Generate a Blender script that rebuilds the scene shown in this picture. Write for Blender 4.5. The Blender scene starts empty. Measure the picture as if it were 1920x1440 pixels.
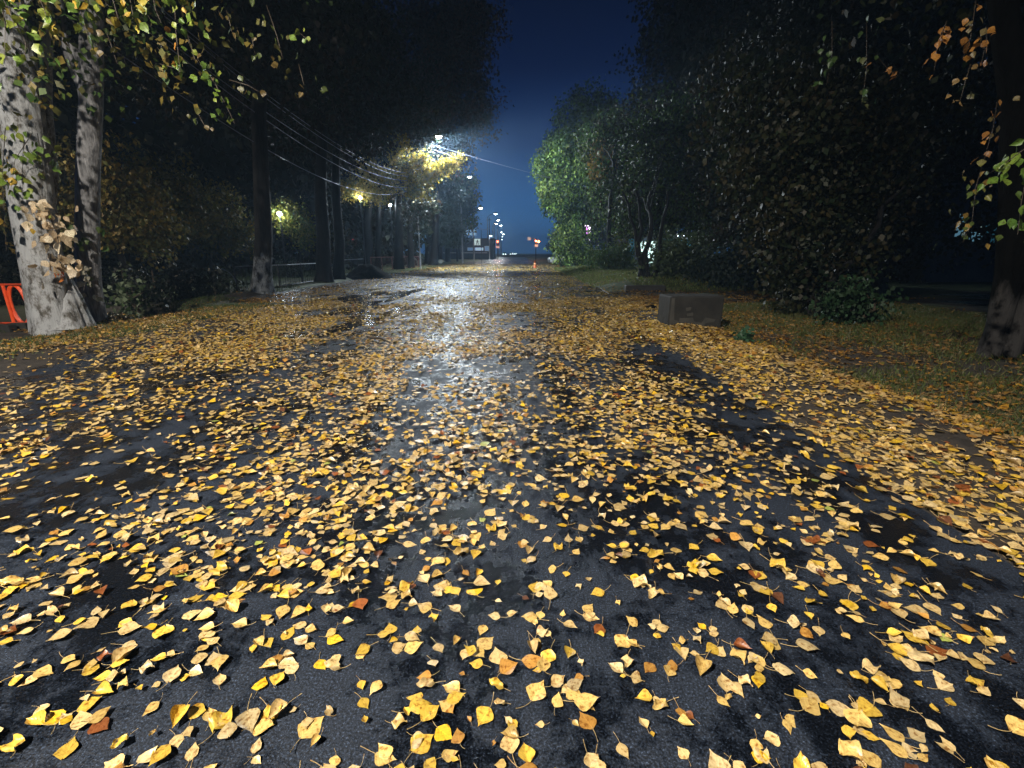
import bpy, math, random
import numpy as np
from mathutils import Vector, Matrix
random.seed(7)
rng = np.random.default_rng(11)
S = bpy.context.scene
COL = S.collection

# ------------------------------------------------------------------ camera
CAM_H, FPX, PITCH, YAW = 1.45, 850.0, math.atan(246 / 850.0), math.atan(10 / 850.0)
cd = bpy.data.cameras.new('camera'); cam = bpy.data.objects.new('camera', cd); COL.objects.link(cam)
cd.sensor_width = 36; cd.lens = FPX / 1920 * 36; cd.clip_start = 0.05; cd.clip_end = 3000
cam.location = (0, 0, CAM_H); cam.rotation_euler = (math.pi / 2 - PITCH, 0, YAW)
S.camera = cam
FW = np.array([-math.sin(YAW) * math.cos(PITCH), math.cos(YAW) * math.cos(PITCH), -math.sin(PITCH)])
RT = np.array([math.cos(YAW), math.sin(YAW), 0.0])
UP = np.cross(RT, FW)
C0 = np.array([0, 0, CAM_H])

def ray(px, py):
    return FW + RT * (px - 960) / FPX + UP * (720 - py) / FPX
def G(px, py, z=0.0):                       # where the line of sight meets height z
    d = ray(px, py); return C0 + d * ((z - CAM_H) / d[2])
def P(px, py, Y):                           # the point at forward distance Y
    d = ray(px, py); return C0 + d * (Y / d[1])
def proj(p):
    q = np.asarray(p, float) - C0
    z = q @ FW
    return 960 + FPX * (q @ RT) / z, 720 - FPX * (q @ UP) / z, z

# ------------------------------------------------------------------ night sky
W = bpy.data.worlds.new('World'); S.world = W; W.use_nodes = True
nt = W.node_tree; nt.nodes.clear()
wo = nt.nodes.new('ShaderNodeOutputWorld'); add = nt.nodes.new('ShaderNodeAddShader')
bg1 = nt.nodes.new('ShaderNodeBackground'); bg2 = nt.nodes.new('ShaderNodeBackground')
sky = nt.nodes.new('ShaderNodeTexSky'); sky.sky_type = 'NISHITA'; sky.sun_disc = False
sky.sun_elevation = math.radians(-6); sky.sun_rotation = math.radians(200)
bg1.inputs[1].default_value = 0.05
tc = nt.nodes.new('ShaderNodeTexCoord'); sx = nt.nodes.new('ShaderNodeSeparateXYZ'); cr = nt.nodes.new('ShaderNodeValToRGB')
el = cr.color_ramp.elements
for i, (p, c) in enumerate([(0.0, (.040, .165, .40)), (.10, (.024, .11, .30)), (.20, (.0055, .029, .115)), (.32, (.0018, .0088, .042)), (.48, (.0008, .0027, .012)), (1, (.0005, .001, .004))]):
    e = el[i] if i < 2 else el.new(p)
    e.position = p; e.color = (*c, 1)
nt.links.new(tc.outputs['Generated'], sx.inputs[0]); nt.links.new(sx.outputs[2], cr.inputs[0])
nt.links.new(cr.outputs[0], bg2.inputs[0]); bg2.inputs[1].default_value = 1.0
nt.links.new(sky.outputs[0], bg1.inputs[0])
nt.links.new(bg1.outputs[0], add.inputs[0]); nt.links.new(bg2.outputs[0], add.inputs[1]); nt.links.new(add.outputs[0], wo.inputs[0])
S.view_settings.view_transform = 'Standard'; S.view_settings.look = 'None'
S.view_settings.exposure = 0.0; S.view_settings.gamma = 1.0; S.view_settings.use_curve_mapping = False
cy = S.cycles
cy.max_bounces = 5; cy.diffuse_bounces = 2; cy.glossy_bounces = 3; cy.transmission_bounces = 3; cy.volume_bounces = 0
cy.transparent_max_bounces = 8; cy.sample_clamp_indirect = 3.0; cy.sample_clamp_direct = 40.0
cy.caustics_reflective = False; cy.caustics_refractive = False
cy.use_denoising = True

NEAR_LAMP = (-4.5, -3.2, 8.6)      # head of the street lamp behind the camera
NEAR_POWER, MAIN_POWER = 12800, 27000
HAZE_DENSITY = 0.0014

# ------------------------------------------------------------------ materials
def mat(name, base=(.5, .5, .5), rough=.6, metal=0.0, spec=.5, emis=None, estr=0.0, trans=0.0):
    m = bpy.data.materials.new(name); m.use_nodes = True
    b = m.node_tree.nodes['Principled BSDF']
    b.inputs['Base Color'].default_value = (*base, 1); b.inputs['Roughness'].default_value = rough
    b.inputs['Metallic'].default_value = metal; b.inputs['Specular IOR Level'].default_value = spec
    if emis: b.inputs['Emission Color'].default_value = (*emis, 1); b.inputs['Emission Strength'].default_value = estr
    return m
def nd(m, t, **kw):
    n = m.node_tree.nodes.new(t)
    for k, v in kw.items():
        if k in n.inputs: n.inputs[k].default_value = v
        else: setattr(n, k, v)
    return n
def lk(m, a, b): m.node_tree.links.new(a, b)
def bsdf(m): return m.node_tree.nodes['Principled BSDF']
def ramp(m, src, stops):
    r = nd(m, 'ShaderNodeValToRGB'); lk(m, src, r.inputs[0]); e = r.color_ramp.elements
    for i, (p, c) in enumerate(stops):
        x = e[i] if i < 2 else e.new(p)
        x.position = p; x.color = (*c, 1) if len(c) == 3 else c
    return r
def noisy(m, scale, detail=4, rough=.55, coord='Object', sc3=None):
    t = nd(m, 'ShaderNodeTexCoord'); n = nd(m, 'ShaderNodeTexNoise', Scale=scale, Detail=detail, Roughness=rough)
    if sc3:
        mp = nd(m, 'ShaderNodeMapping'); mp.inputs['Scale'].default_value = sc3
        lk(m, t.outputs[coord], mp.inputs[0]); lk(m, mp.outputs[0], n.inputs['Vector'])
    else: lk(m, t.outputs[coord], n.inputs['Vector'])
    return n.outputs['Fac']
def bump(m, src, strength, dist, prev=None):
    b = nd(m, 'ShaderNodeBump', Strength=strength, Distance=dist); lk(m, src, b.inputs['Height'])
    if prev: lk(m, prev.outputs[0], b.inputs['Normal'])
    lk(m, b.outputs[0], bsdf(m).inputs['Normal']); return b
def g(v): return (v, v, v)
def worn(name, c1, c2, scale=6, rough=.6, metal=0, b=.2, bd=.01, sc3=None, spec=.5):
    m = mat(name, c1, rough, metal, spec)
    n = noisy(m, scale, 6, .6, sc3=sc3)
    lk(m, ramp(m, n, [(.35, c1), (.68, c2)]).outputs[0], bsdf(m).inputs['Base Color'])
    bump(m, noisy(m, scale * 5, 4, .6, sc3=sc3), b, bd)
    return m

# wet asphalt: coarse aggregate with painted sparkle, damp and dry patches, smooth films of water
def asphalt(name, lo, hi, r0=.16, r1=.62):
    m = mat(name, lo, .3); m.node_tree.nodes['Principled BSDF'].inputs['IOR'].default_value = 1.36
    big = noisy(m, 1.1, 6, .7, sc3=(1.3, .6, 1)); patch = noisy(m, 3.2, 12, .78); grain = noisy(m, 130, 5, .8)
    mx = nd(m, 'ShaderNodeMath', operation='MULTIPLY_ADD'); lk(m, big, mx.inputs[0]); mx.inputs[1].default_value = .9; lk(m, patch, mx.inputs[2])
    wet = ramp(m, mx.outputs[0], [(.88, g(0)), (1.06, g(1))])       # 0 wet film, 1 drained surface
    sp = ramp(m, grain, [(.42, lo), (.58, hi), (.68, tuple(min(1, c * 5) for c in hi))])  # brightest stop paints grain sparkle into the base colour
    dk = nd(m, 'ShaderNodeMix', data_type='RGBA', blend_type='MULTIPLY'); dk.inputs[0].default_value = 1.0
    lk(m, sp.outputs[0], dk.inputs[6]); lk(m, ramp(m, wet.outputs[0], [(0, g(.30)), (1, g(1.15))]).outputs[0], dk.inputs[7])
    lk(m, dk.outputs[2], bsdf(m).inputs['Base Color'])
    lk(m, ramp(m, wet.outputs[0], [(0, g(r0)), (1, g(r1))]).outputs[0], bsdf(m).inputs['Roughness'])
    b1 = bump(m, noisy(m, 95, 3, .6), .8, .005); b2 = bump(m, noisy(m, 9, 4, .6), .25, .012, b1)
    return m
M = {}
M['asphalt'] = asphalt('wet_asphalt', (.003, .0036, .005), (.022, .031, .050), .13, .64)
M['asphalt2'] = asphalt('wet_apron_asphalt', (.010, .010, .011), (.034, .032, .031), .15, .55)
M['puddle'] = mat('puddle_water', (.010, .012, .016), .13); bump(M['puddle'], noisy(M['puddle'], 22, 3), .16, .01)

def leafmat(name, objcol=False, rough=.42, sp=.5, translucent=.25, vein=True):
    m = mat(name, (.5, .35, .1), rough, 0, sp); b = bsdf(m)
    if objcol: src = nd(m, 'ShaderNodeObjectInfo').outputs['Color']
    else: src = nd(m, 'ShaderNodeVertexColor', layer_name='Col').outputs['Color']
    if vein:
        uv = nd(m, 'ShaderNodeUVMap'); s = nd(m, 'ShaderNodeSeparateXYZ'); lk(m, uv.outputs[0], s.inputs[0])
        ab = nd(m, 'ShaderNodeMath', operation='ABSOLUTE'); lk(m, s.outputs[0], ab.inputs[0])
        t = nd(m, 'ShaderNodeMath', operation='MULTIPLY_ADD'); lk(m, ab.outputs[0], t.inputs[0]); t.inputs[1].default_value = -.35; lk(m, s.outputs[1], t.inputs[2])
        t2 = nd(m, 'ShaderNodeMath', operation='MULTIPLY'); lk(m, t.outputs[0], t2.inputs[0]); t2.inputs[1].default_value = 44
        sn = nd(m, 'ShaderNodeMath', operation='SINE'); lk(m, t2.outputs[0], sn.inputs[0])
        vr = ramp(m, sn.outputs[0], [(.80, g(.92)), (1.0, g(1.12))])
        mr = ramp(m, ab.outputs[0], [(.02, g(1.28)), (.07, g(1.0))])
        q = nd(m, 'ShaderNodeMix', data_type='RGBA', blend_type='MULTIPLY'); q.inputs[0].default_value = 1
        lk(m, vr.outputs[0], q.inputs[6]); lk(m, mr.outputs[0], q.inputs[7])
        q2 = nd(m, 'ShaderNodeMix', data_type='RGBA', blend_type='MULTIPLY'); q2.inputs[0].default_value = 1
        lk(m, src, q2.inputs[6]); lk(m, q.outputs[2], q2.inputs[7])
        geo = nd(m, 'ShaderNodeNewGeometry')
        n = nd(m, 'ShaderNodeTexNoise', Scale=85.0, Detail=6.0); lk(m, geo.outputs['Position'], n.inputs['Vector'])
        q3 = nd(m, 'ShaderNodeMix', data_type='RGBA', blend_type='MULTIPLY'); q3.inputs[0].default_value = 1
        lk(m, q2.outputs[2], q3.inputs[6]); lk(m, ramp(m, n.outputs[0], [(.32, (.45, .30, .18)), (.43, (.86, .80, .70)), (.52, (1.0, .98, .95)), (.72, (1.12, 1.10, 1.06))]).outputs[0], q3.inputs[7])
        src = q3.outputs[2]
        bump(m, sn.outputs[0], .25, .0006)
    lk(m, src, b.inputs['Base Color'])
    if translucent > 0:
        tr = nd(m, 'ShaderNodeBsdfTranslucent'); lk(m, src, tr.inputs[0])
        mx = nd(m, 'ShaderNodeMixShader'); mx.inputs[0].default_value = translucent
        out = m.node_tree.nodes['Material Output']
        lk(m, b.outputs[0], mx.inputs[1]); lk(m, tr.outputs[0], mx.inputs[2]); lk(m, mx.outputs[0], out.inputs['Surface'])
    return m
M['leaf_obj'] = leafmat('fallen_leaf_tinted', True, .38, .5, 0)
M['leaf'] = leafmat('fallen_leaf_mixed', False, .34, .5, 0)
M['leaf_far'] = leafmat('fallen_leaf_small', False, .24, .75, 0, vein=False)
M['foliage'] = leafmat('tree_leaf', False, .52, .35, .30, vein=False)
M['hang'] = leafmat('hanging_leaf', True, .42, .45, .30)
M['stalk'] = mat('leaf_stalk', (.42, .30, .13), .5)

# terrain: soil and grass tint from its vertices
m = M['soil'] = mat('damp_soil', (.05, .04, .03), .75)
vc = nd(m, 'ShaderNodeVertexColor', layer_name='Col')
q = nd(m, 'ShaderNodeMix', data_type='RGBA', blend_type='MULTIPLY'); q.inputs[0].default_value = 1
lk(m, vc.outputs[0], q.inputs[6]); lk(m, ramp(m, noisy(m, 7, 8, .7), [(.3, g(.45)), (.7, g(1.5))]).outputs[0], q.inputs[7]); lk(m, q.outputs[2], bsdf(m).inputs['Base Color'])
bump(m, noisy(m, 25, 6, .7), .8, .03)

# bark, with an old coat of whitewash up to a ragged height
def bark(name, dark, light, wash=None, wash_h=1.2, sc=1.0, amount=.6, rough=.7, skew=0.0):
    m = mat(name, dark, rough, 0, .22)
    n = noisy(m, 5 * sc, 7, .65, sc3=(3.0, 3.0, .5))
    col = ramp(m, n, [(.33, dark), (.66, light)]).outputs[0]
    if wash:
        t = nd(m, 'ShaderNodeTexCoord'); s = nd(m, 'ShaderNodeSeparateXYZ'); lk(m, t.outputs['Object'], s.inputs[0])
        hn = noisy(m, 2.2, 6, .6, sc3=(2, 2, .5))
        a = nd(m, 'ShaderNodeMath', operation='MULTIPLY_ADD'); lk(m, hn, a.inputs[0]); a.inputs[1].default_value = -1.1; lk(m, s.outputs[2], a.inputs[2])
        if skew:
            a2 = nd(m, 'ShaderNodeMath', operation='MULTIPLY_ADD'); lk(m, s.outputs[0], a2.inputs[0]); a2.inputs[1].default_value = skew; lk(m, a.outputs[0], a2.inputs[2]); a = a2
        hmask = ramp(m, a.outputs[0], [(wash_h - .62, g(1)), (wash_h - .48, g(0))])
        chip = ramp(m, noisy(m, 3.4, 10, .78, sc3=(1.6, 1.6, .9)), [(.5 - amount * .28, g(0)), (.60 - amount * .22, g(1))])
        mm = nd(m, 'ShaderNodeMath', operation='MULTIPLY'); lk(m, hmask.outputs[0], mm.inputs[0]); lk(m, chip.outputs[0], mm.inputs[1])
        mx = nd(m, 'ShaderNodeMix', data_type='RGBA'); lk(m, mm.outputs[0], mx.inputs[0]); lk(m, col, mx.inputs[6]); mx.inputs[7].default_value = (*wash, 1)
        col = mx.outputs[2]
    lk(m, col, bsdf(m).inputs['Base Color'])
    bump(m, noisy(m, 16 * sc, 7, .7, sc3=(2.6, 2.6, .45)), .9, .035)
    return m
M['bark_near'] = bark('whitewashed_poplar_bark', (.030, .028, .022), (.15, .135, .115), (.38, .39, .40), 1.65, 1, .34, skew=1.0)
M['bark_wash'] = bark('old_limewashed_bark', (.007, .007, .008), (.026, .026, .027), (.17, .19, .21), 1.35, 1, .3)
M['bark_dark'] = bark('dark_wet_bark', (.004, .004, .005), (.013, .013, .013), rough=.6)
M['bark_dull'] = bark('dull_limewashed_bark', (.003, .003, .003), (.006, .006, .006), (.05, .048, .047), .85, 1, .5)  # limewash and bark darkened to carry the shade on the right trunk
M['bark_pale'] = bark('pale_grey_bark', (.07, .07, .074), (.32, .32, .33), rough=.45)
bsdf(M['bark_dull']).inputs['Specular IOR Level'].default_value = .03; bsdf(M['bark_dull']).inputs['Roughness'].default_value = .9
M['twig'] = mat('twig', (.06, .045, .03), .6)
M['steel'] = worn('galvanised_steel', (.22, .23, .24), (.36, .37, .38), 4, .42, .6)
M['steel_dark'] = worn('dark_painted_steel', (.03, .035, .04), (.06, .065, .07), 4, .45, .2)
M['rail'] = worn('pale_painted_rail', (.28, .30, .36), (.5, .52, .58), 7, .4, .1)
M['rail_brown'] = worn('reddish_painted_rail', (.16, .06, .06), (.28, .12, .11), 7, .5)
M['orange'] = worn('red_orange_paint', (.62, .055, .012), (.80, .10, .02), 9, .38)
M['cable'] = mat('cable_sheath', (.26, .27, .38), .35, .2)
M['concrete'] = worn('dirty_concrete', (.006, .006, .005), (.020, .019, .016), 3.2, .8, 0, .5, .02)
M['concrete_pale'] = worn('pale_concrete_patch', (.03, .029, .025), (.05, .047, .04), 6, .8)
M['kerb'] = worn('wet_dark_kerb', (.012, .010, .009), (.03, .026, .022), 4, .6)
M['dirt'] = worn('dark_dirt', (.005, .005, .005), (.016, .015, .014), 5, .95, 0, .6, .05, spec=.08)
M['wall'] = worn('dim_plaster', (.035, .05, .075), (.06, .08, .11), 1.5, .85)
M['wall_dark'] = worn('dark_plaster', (.03, .032, .035), (.055, .058, .062), 1.5, .85)
M['roofm'] = worn('roof_felt', (.03, .03, .035), (.06, .06, .065), 2, .8)
M['glass_dark'] = mat('dark_glass', (.02, .04, .05), .08)
M['frame'] = mat('window_frame', (.45, .47, .48), .5)
M['white_paint'] = worn('white_car_paint', (.62, .64, .66), (.7, .72, .74), 2, .25)
M['grey_paint'] = worn('grey_car_paint', (.22, .24, .26), (.28, .30, .32), 2, .25)
M['rubber'] = mat('tyre_rubber', (.02, .02, .02), .8)
M['chrome'] = mat('rim_metal', (.5, .5, .5), .3, .8)
M['black'] = mat('black_plastic', (.015, .015, .016), .5)
M['cone'] = mat('cone_plastic', (.5, .10, .015), .5)
M['signglow'] = mat('glowing_sign_white', (.72, .78, .74), .4, emis=(.75, .95, .9), estr=.18)  # plates glow faintly by themselves in place of lamp light
def emit(name, c, s): return mat(name, tuple(min(.8, x) for x in c), .4, emis=c, estr=s)
M['lamp_cold'] = emit('led_cold', (.86, .95, 1.0), 60)
M['lamp_warm'] = emit('led_warm', (1.0, .86, .66), 60)
M['lamp_dim'] = emit('led_dim', (.75, .92, 1.0), 22)
M['win_pink'] = emit('lit_window_pink', (1.0, .62, .55), 2.3)
M['win_cyan'] = emit('lit_window_cyan', (.55, .95, .9), .9)
M['win_blue'] = emit('lit_window_blue', (.22, .50, .65), .28)
M['win_teal'] = emit('dim_window_teal', (.05, .22, .30), .22)
M['win_white'] = emit('lit_white_front', (.7, 1.0, .92), .6)
M['neon_pink'] = emit('neon_magenta', (.9, .25, 1.0), 2.2)
M['neon_white'] = emit('neon_white', (1.0, .8, 1.0), 4.0)
M['neon_red'] = emit('lit_red_sign', (1.0, .10, .12), 1.2)
M['red_light'] = emit('red_signal', (1.0, .08, .03), 40)
M['orange_light'] = emit('orange_signal', (1.0, .25, .06), 30)
M['bill'] = emit('lit_billboard', (.22, .40, .62), .35)
M['bill2'] = emit('lit_billboard_text', (.45, .65, .85), .7)

# ------------------------------------------------------------------ mesh helpers
def link(name, me, m=None, parent=None, loc=None):
    o = bpy.data.objects.new(name, me); COL.objects.link(o)
    if m is not None and me is not None and not me.materials: me.materials.append(m)
    if parent is not None: o.parent = parent
    if loc is not None: o.location = loc
    return o
def tag(o, label, cat, group=None, kind=None):
    if label: o['label'] = label
    if cat: o['category'] = cat
    if group: o['group'] = group
    if kind: o['kind'] = kind
    return o
def thing(name, loc, label, cat, group=None, rz=0):
    o = bpy.data.objects.new(name, None); COL.objects.link(o); o.location = loc; o.rotation_euler.z = rz
    o.empty_display_size = .2
    return tag(o, label, cat, group)
def arrays(name, V, F, colr=None, uv=None, smooth=False):
    """V n x 3, F m x k (k = 3 or 4), colr n x 3, uv n x 2"""
    V = np.asarray(V, np.float32); F = np.asarray(F, np.int32); k = F.shape[1]
    me = bpy.data.meshes.new(name)
    me.vertices.add(len(V)); me.vertices.foreach_set('co', V.ravel())
    me.loops.add(F.size); me.loops.foreach_set('vertex_index', F.ravel())
    me.polygons.add(len(F)); me.polygons.foreach_set('loop_start', np.arange(0, F.size, k, dtype=np.int32))
    if uv is not None:
        l = me.uv_layers.new(name='UVMap'); l.data.foreach_set('uv', np.asarray(uv, np.float32)[F.ravel()].ravel())
    if colr is not None:
        a = me.attributes.new('Col', 'FLOAT_COLOR', 'POINT')
        c4 = np.ones((len(V), 4), np.float32); c4[:, :3] = colr; a.data.foreach_set('color', c4.ravel())
    me.update(calc_edges=True); me.validate()
    if smooth: me.polygons.foreach_set('use_smooth', np.ones(len(me.polygons), bool))
    return me
class MB:
    def __init__(s): s.v = []; s.f = []
    def box(s, c, d, rz=0, rx=0):
        R = Matrix.Rotation(rz, 3, 'Z') @ Matrix.Rotation(rx, 3, 'X'); n = len(s.v)
        for x in (-1, 1):
            for y in (-1, 1):
                for z in (-1, 1): s.v.append(tuple(Vector(c) + R @ Vector((x * d[0] / 2, y * d[1] / 2, z * d[2] / 2))))
        for q in ((0, 1, 3, 2), (4, 6, 7, 5), (0, 4, 5, 1), (2, 3, 7, 6), (0, 2, 6, 4), (1, 5, 7, 3)): s.f.append(tuple(n + i for i in q))
        return s
    def tube(s, pts, r, seg=8, closed=False):
        pts = [Vector(p) for p in pts]; n = len(pts); base = len(s.v)
        rs = r if hasattr(r, '__len__') else [r] * n
        ref = Vector((0, 0, 1)) if abs((pts[min(1, n - 1)] - pts[0]).normalized().z) < .9 else Vector((1, 0, 0))
        for i, p in enumerate(pts):
            t = (pts[(i + 1) % n] - pts[i - 1]) if closed else (pts[min(i + 1, n - 1)] - pts[max(i - 1, 0)])
            t.normalize(); a = t.cross(ref).normalized(); b = t.cross(a)
            for k in range(seg):
                an = 2 * math.pi * k / seg; s.v.append(tuple(p + (a * math.cos(an) + b * math.sin(an)) * rs[i]))
        m_ = n if closed else n - 1
        for i in range(m_):
            for k in range(seg):
                j = (i + 1) % n
                s.f.append((base + i * seg + k, base + i * seg + (k + 1) % seg, base + j * seg + (k + 1) % seg, base + j * seg + k))
        if not closed:
            s.f.append(tuple(base + k for k in range(seg))); s.f.append(tuple(base + (n - 1) * seg + k for k in reversed(range(seg))))
        return s
    def prism(s, prof, y0, y1, ax=1):      # profile of (a, z) pulled along an axis
        n = len(s.v); k = len(prof)
        for y in (y0, y1):
            for a, z in prof: s.v.append((a, y, z) if ax == 1 else (y, a, z))
        s.f.append(tuple(range(n, n + k))); s.f.append(tuple(reversed(range(n + k, n + 2 * k))))
        for i in range(k): s.f.append((n + i, n + k + i, n + k + (i + 1) % k, n + (i + 1) % k))
        return s
    def build(s, name, m, parent=None, loc=None, bevel=0, smooth=False):
        me = bpy.data.meshes.new(name); me.from_pydata(s.v, [], s.f); me.update()
        if smooth: me.polygons.foreach_set('use_smooth', np.ones(len(me.polygons), bool))
        o = link(name, me, m, parent, loc)
        if bevel:
            b = o.modifiers.new('bevel', 'BEVEL'); b.width = bevel; b.segments = 2; b.limit_method = 'ANGLE'
        return o
def box_part(name, c, d, m, parent, bevel=0, rz=0, rx=0): return MB().box(c, d, rz, rx).build(name, m, parent, bevel=bevel)

def vnoise(x, y, s, seed=0):
    """smooth value noise, vectorised"""
    x = np.asarray(x, float) / s + 1000; y = np.asarray(y, float) / s + 1000
    xi = np.floor(x).astype(np.int64); yi = np.floor(y).astype(np.int64); fx = x - xi; fy = y - yi
    fx = fx * fx * (3 - 2 * fx); fy = fy * fy * (3 - 2 * fy)
    def h(a, b):
        n = (a * 374761393 + b * 668265263 + seed * 974711) & 0xffffffff
        n = ((n ^ (n >> 13)) * 1274126177) & 0xffffffff
        return ((n ^ (n >> 16)) & 0xffff) / 65535.0
    return (h(xi, yi) * (1 - fx) + h(xi + 1, yi) * fx) * (1 - fy) + (h(xi, yi + 1) * (1 - fx) + h(xi + 1, yi + 1) * fx) * fy
def fbm(x, y, s, seed=0): return vnoise(x, y, s, seed) * .55 + vnoise(x, y, s / 2.1, seed + 1) * .28 + vnoise(x, y, s / 4.3, seed + 2) * .17

# ------------------------------------------------------------------ ground shape
XS = np.array([-60, -30, -14, -10.2, -8.9, -8.2, -7.2, -6.5, -6.2, 2.35, 2.6, 3.3, 4.4, 5.6, 7.0, 9.0, 14, 60])
ZA = np.array([-.8, -.8, -.85, -.75, -.2, .06, .06, .02, -.04, -.04, .02, .10, -.06, .10, .20, .15, .0, .0])     # beside the near road
XB = np.array([-60, -30, -14, -11, -9.8, -9.3, 4.6, 5.2, 8.0, 9.5, 14, 60]); ZB = np.array([-.3, -.3, -.25, -.1, .10, -.04, -.04, -.04, .0, .0, .0, .0])  # side road mouth
XM = np.array([-60, -30, -14, -11, -9.6, -9.2, 3.2, 3.6, 5.0, 8.0, 11, 14, 60]); ZM = np.array([-.2, -.2, -.1, .0, .08, -.04, -.04, .06, .38, .42, .2, .0, .0])
XC = np.array([-60, -12, -9, -8.6, 3.4, 4.0, 12, 60]); ZC = np.array([0, .05, .04, -.04, -.04, .04, .05, .0])
def sm(y, a, b): t = np.clip((y - a) / (b - a), 0, 1); return t * t * (3 - 2 * t)
def hgt(x, y):
    x = np.asarray(x, float); y = np.asarray(y, float)
    za, zb, zm, zc = np.interp(x, XS, ZA), np.interp(x, XB, ZB), np.interp(x, XM, ZM), np.interp(x, XC, ZC)
    w1, w2, w3 = sm(y, 11.8, 14.0), sm(y, 18.2, 20), sm(y, 38, 46)
    z = za * (1 - w1) + zb * w1
    z = z * (1 - w2) + zm * w2
    z = z * (1 - w3) + zc * w3
    z = np.where(y > 150, z * 0, z)
    z = np.maximum(z, .10 - .9 * (np.hypot(x + 9.7, (y - 10.2)) / 1.7) ** 3)      # leafy bank round the second tree
    z = np.maximum(z, .02 - .9 * (np.hypot((x + 10.2) / 1.3, (y - 8.6)) / 1.7) ** 3)
    onroad = (x > -6.3) & (x < 2.4)
    return z + np.where(onroad, 0, (fbm(x, y, 1.1, 5) - .5) * .09 * np.where(z > -.03, 1, .15)) * (y < 150)
def surf(x, y): return np.maximum(hgt(x, y), np.where(road_mask(x, y), 0.004, -9))
def road_mask(x, y):
    x = np.asarray(x, float); y = np.asarray(y, float)
    near = (x > -6.35) & (x < 2.45)
    mid = (y > 13.5) & (x > -9.25) & (x < 4.7) & (y < 20)
    mid2 = (y >= 20) & (y < 42) & (x > -9.2) & (x < 3.3)
    side = (y > 13.6) & (y < 18.2) & (x > 2)
    far = (y >= 42) & (x > -8.7) & (x < 3.5)
    return near | mid | mid2 | side | far

def grid_mesh(name, xs, ys, zf, colf=None):
    X, Y = np.meshgrid(xs, ys); Z = zf(X, Y); n, k = X.shape
    V = np.stack([X, Y, Z], -1).reshape(-1, 3)
    i = np.arange(n * k).reshape(n, k)
    F = np.stack([i[:-1, :-1], i[:-1, 1:], i[1:, 1:], i[1:, :-1]], -1).reshape(-1, 4)
    c = colf(V[:, 0], V[:, 1]) if colf else None
    return arrays(name, V, F, c, smooth=True)
def soilcol(x, y):
    n = fbm(x, y, 1.6, 9)
    soil = np.array([.034, .027, .021]); grass = np.array([.050, .070, .018])
    gr = np.clip((n - .35 + .3 * (y > 18)) * 3, 0, 1) * ((x > 4.4) | ((x > 3.3) & (y > 18) & (n > .2)) | (x < -8.3) | ((x < -6.9) & (n > .6)))
    return soil + (grass - soil) * gr[:, None]
xs = np.concatenate([np.linspace(-600, -70, 14), np.linspace(-60, -14, 30), np.arange(-13.6, 12.01, .22), np.linspace(12.5, 60, 32), np.linspace(70, 600, 14)])
ys = np.concatenate([np.linspace(-200, -30, 8), np.linspace(-25, -1, 13), np.arange(-.5, 24, .24), np.arange(24.5, 60, .8), np.linspace(62, 150, 30), np.linspace(160, 900, 16)])
link('ground', grid_mesh('ground', xs, ys, hgt, soilcol), M['soil'])['kind'] = 'structure'

def edge_strip(name, x0, x1, y0, y1, z, m, step=.5, wob=.09, seed=3):
    ys = np.arange(y0, y1 + .01, step); xs = np.linspace(x0, x1, max(3, int((x1 - x0) / 1.2)))
    X, Y = np.meshgrid(xs, ys); X = X.copy()
    X[:, 0] += (fbm(ys, ys * 0, 1.3, seed) - .5) * 2 * wob; X[:, -1] += (fbm(ys, ys * 0 + 50, 1.1, seed) - .5) * 2 * wob
    n, k = X.shape; V = np.stack([X, Y, np.full_like(X, z)], -1).reshape(-1, 3); i = np.arange(n * k).reshape(n, k)
    F = np.stack([i[:-1, :-1], i[:-1, 1:], i[1:, 1:], i[1:, :-1]], -1).reshape(-1, 4)
    o = link(name, arrays(name, V, F), m); o['kind'] = 'structure'; return o
edge_strip('road', -6.3, 2.42, -30, 420, 0.0, M['asphalt'], .5, .12)
edge_strip('pavement', -9.2, -6.25, 14.2, 42, -.004, M['asphalt2'], .5, .25, 8)
edge_strip('side_road', 2.3, 60, 13.6, 18.2, -.004, M['asphalt2'], .4, .1, 12)
edge_strip('pavement', 2.3, 3.3, 18.2, 60, -.004, M['asphalt2'], .5, .12, 15)
edge_strip('cross_road', -80, -8.0, 47, 54, -.008, M['asphalt2'], .5, .1, 21)
edge_strip('cross_road', 3.2, 80, 47, 54, -.008, M['asphalt2'], .5, .1, 22)

def puddle(cx, cy, rx, ry, seed):
    v = [(cx, cy, .006)]; f = []
    for k in range(40):
        a = 2 * math.pi * k / 40; w = 1 + .35 * math.sin(3 * a + seed) + .18 * math.sin(7 * a + seed * 2)
        v.append((cx + math.cos(a) * rx * w, cy + math.sin(a) * ry * w, .006)); f.append((0, k + 1, (k + 1) % 40 + 1))
    me = bpy.data.meshes.new('puddle'); me.from_pydata(v, [], f); link('puddle', me, M['puddle'])['kind'] = 'structure'
PUD = [(-3.45, 9.7, .40, 1.3, 1.0), (-4.3, 12.4, .5, 1.6, 2.2), (-5.3, 15.6, .6, 1.9, 4.0), (-4.2, 17.0, .42, 2.2, 5.1), (-3.1, 12.2, .3, 1.2, .4)]
for p in PUD: puddle(*p)

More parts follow.
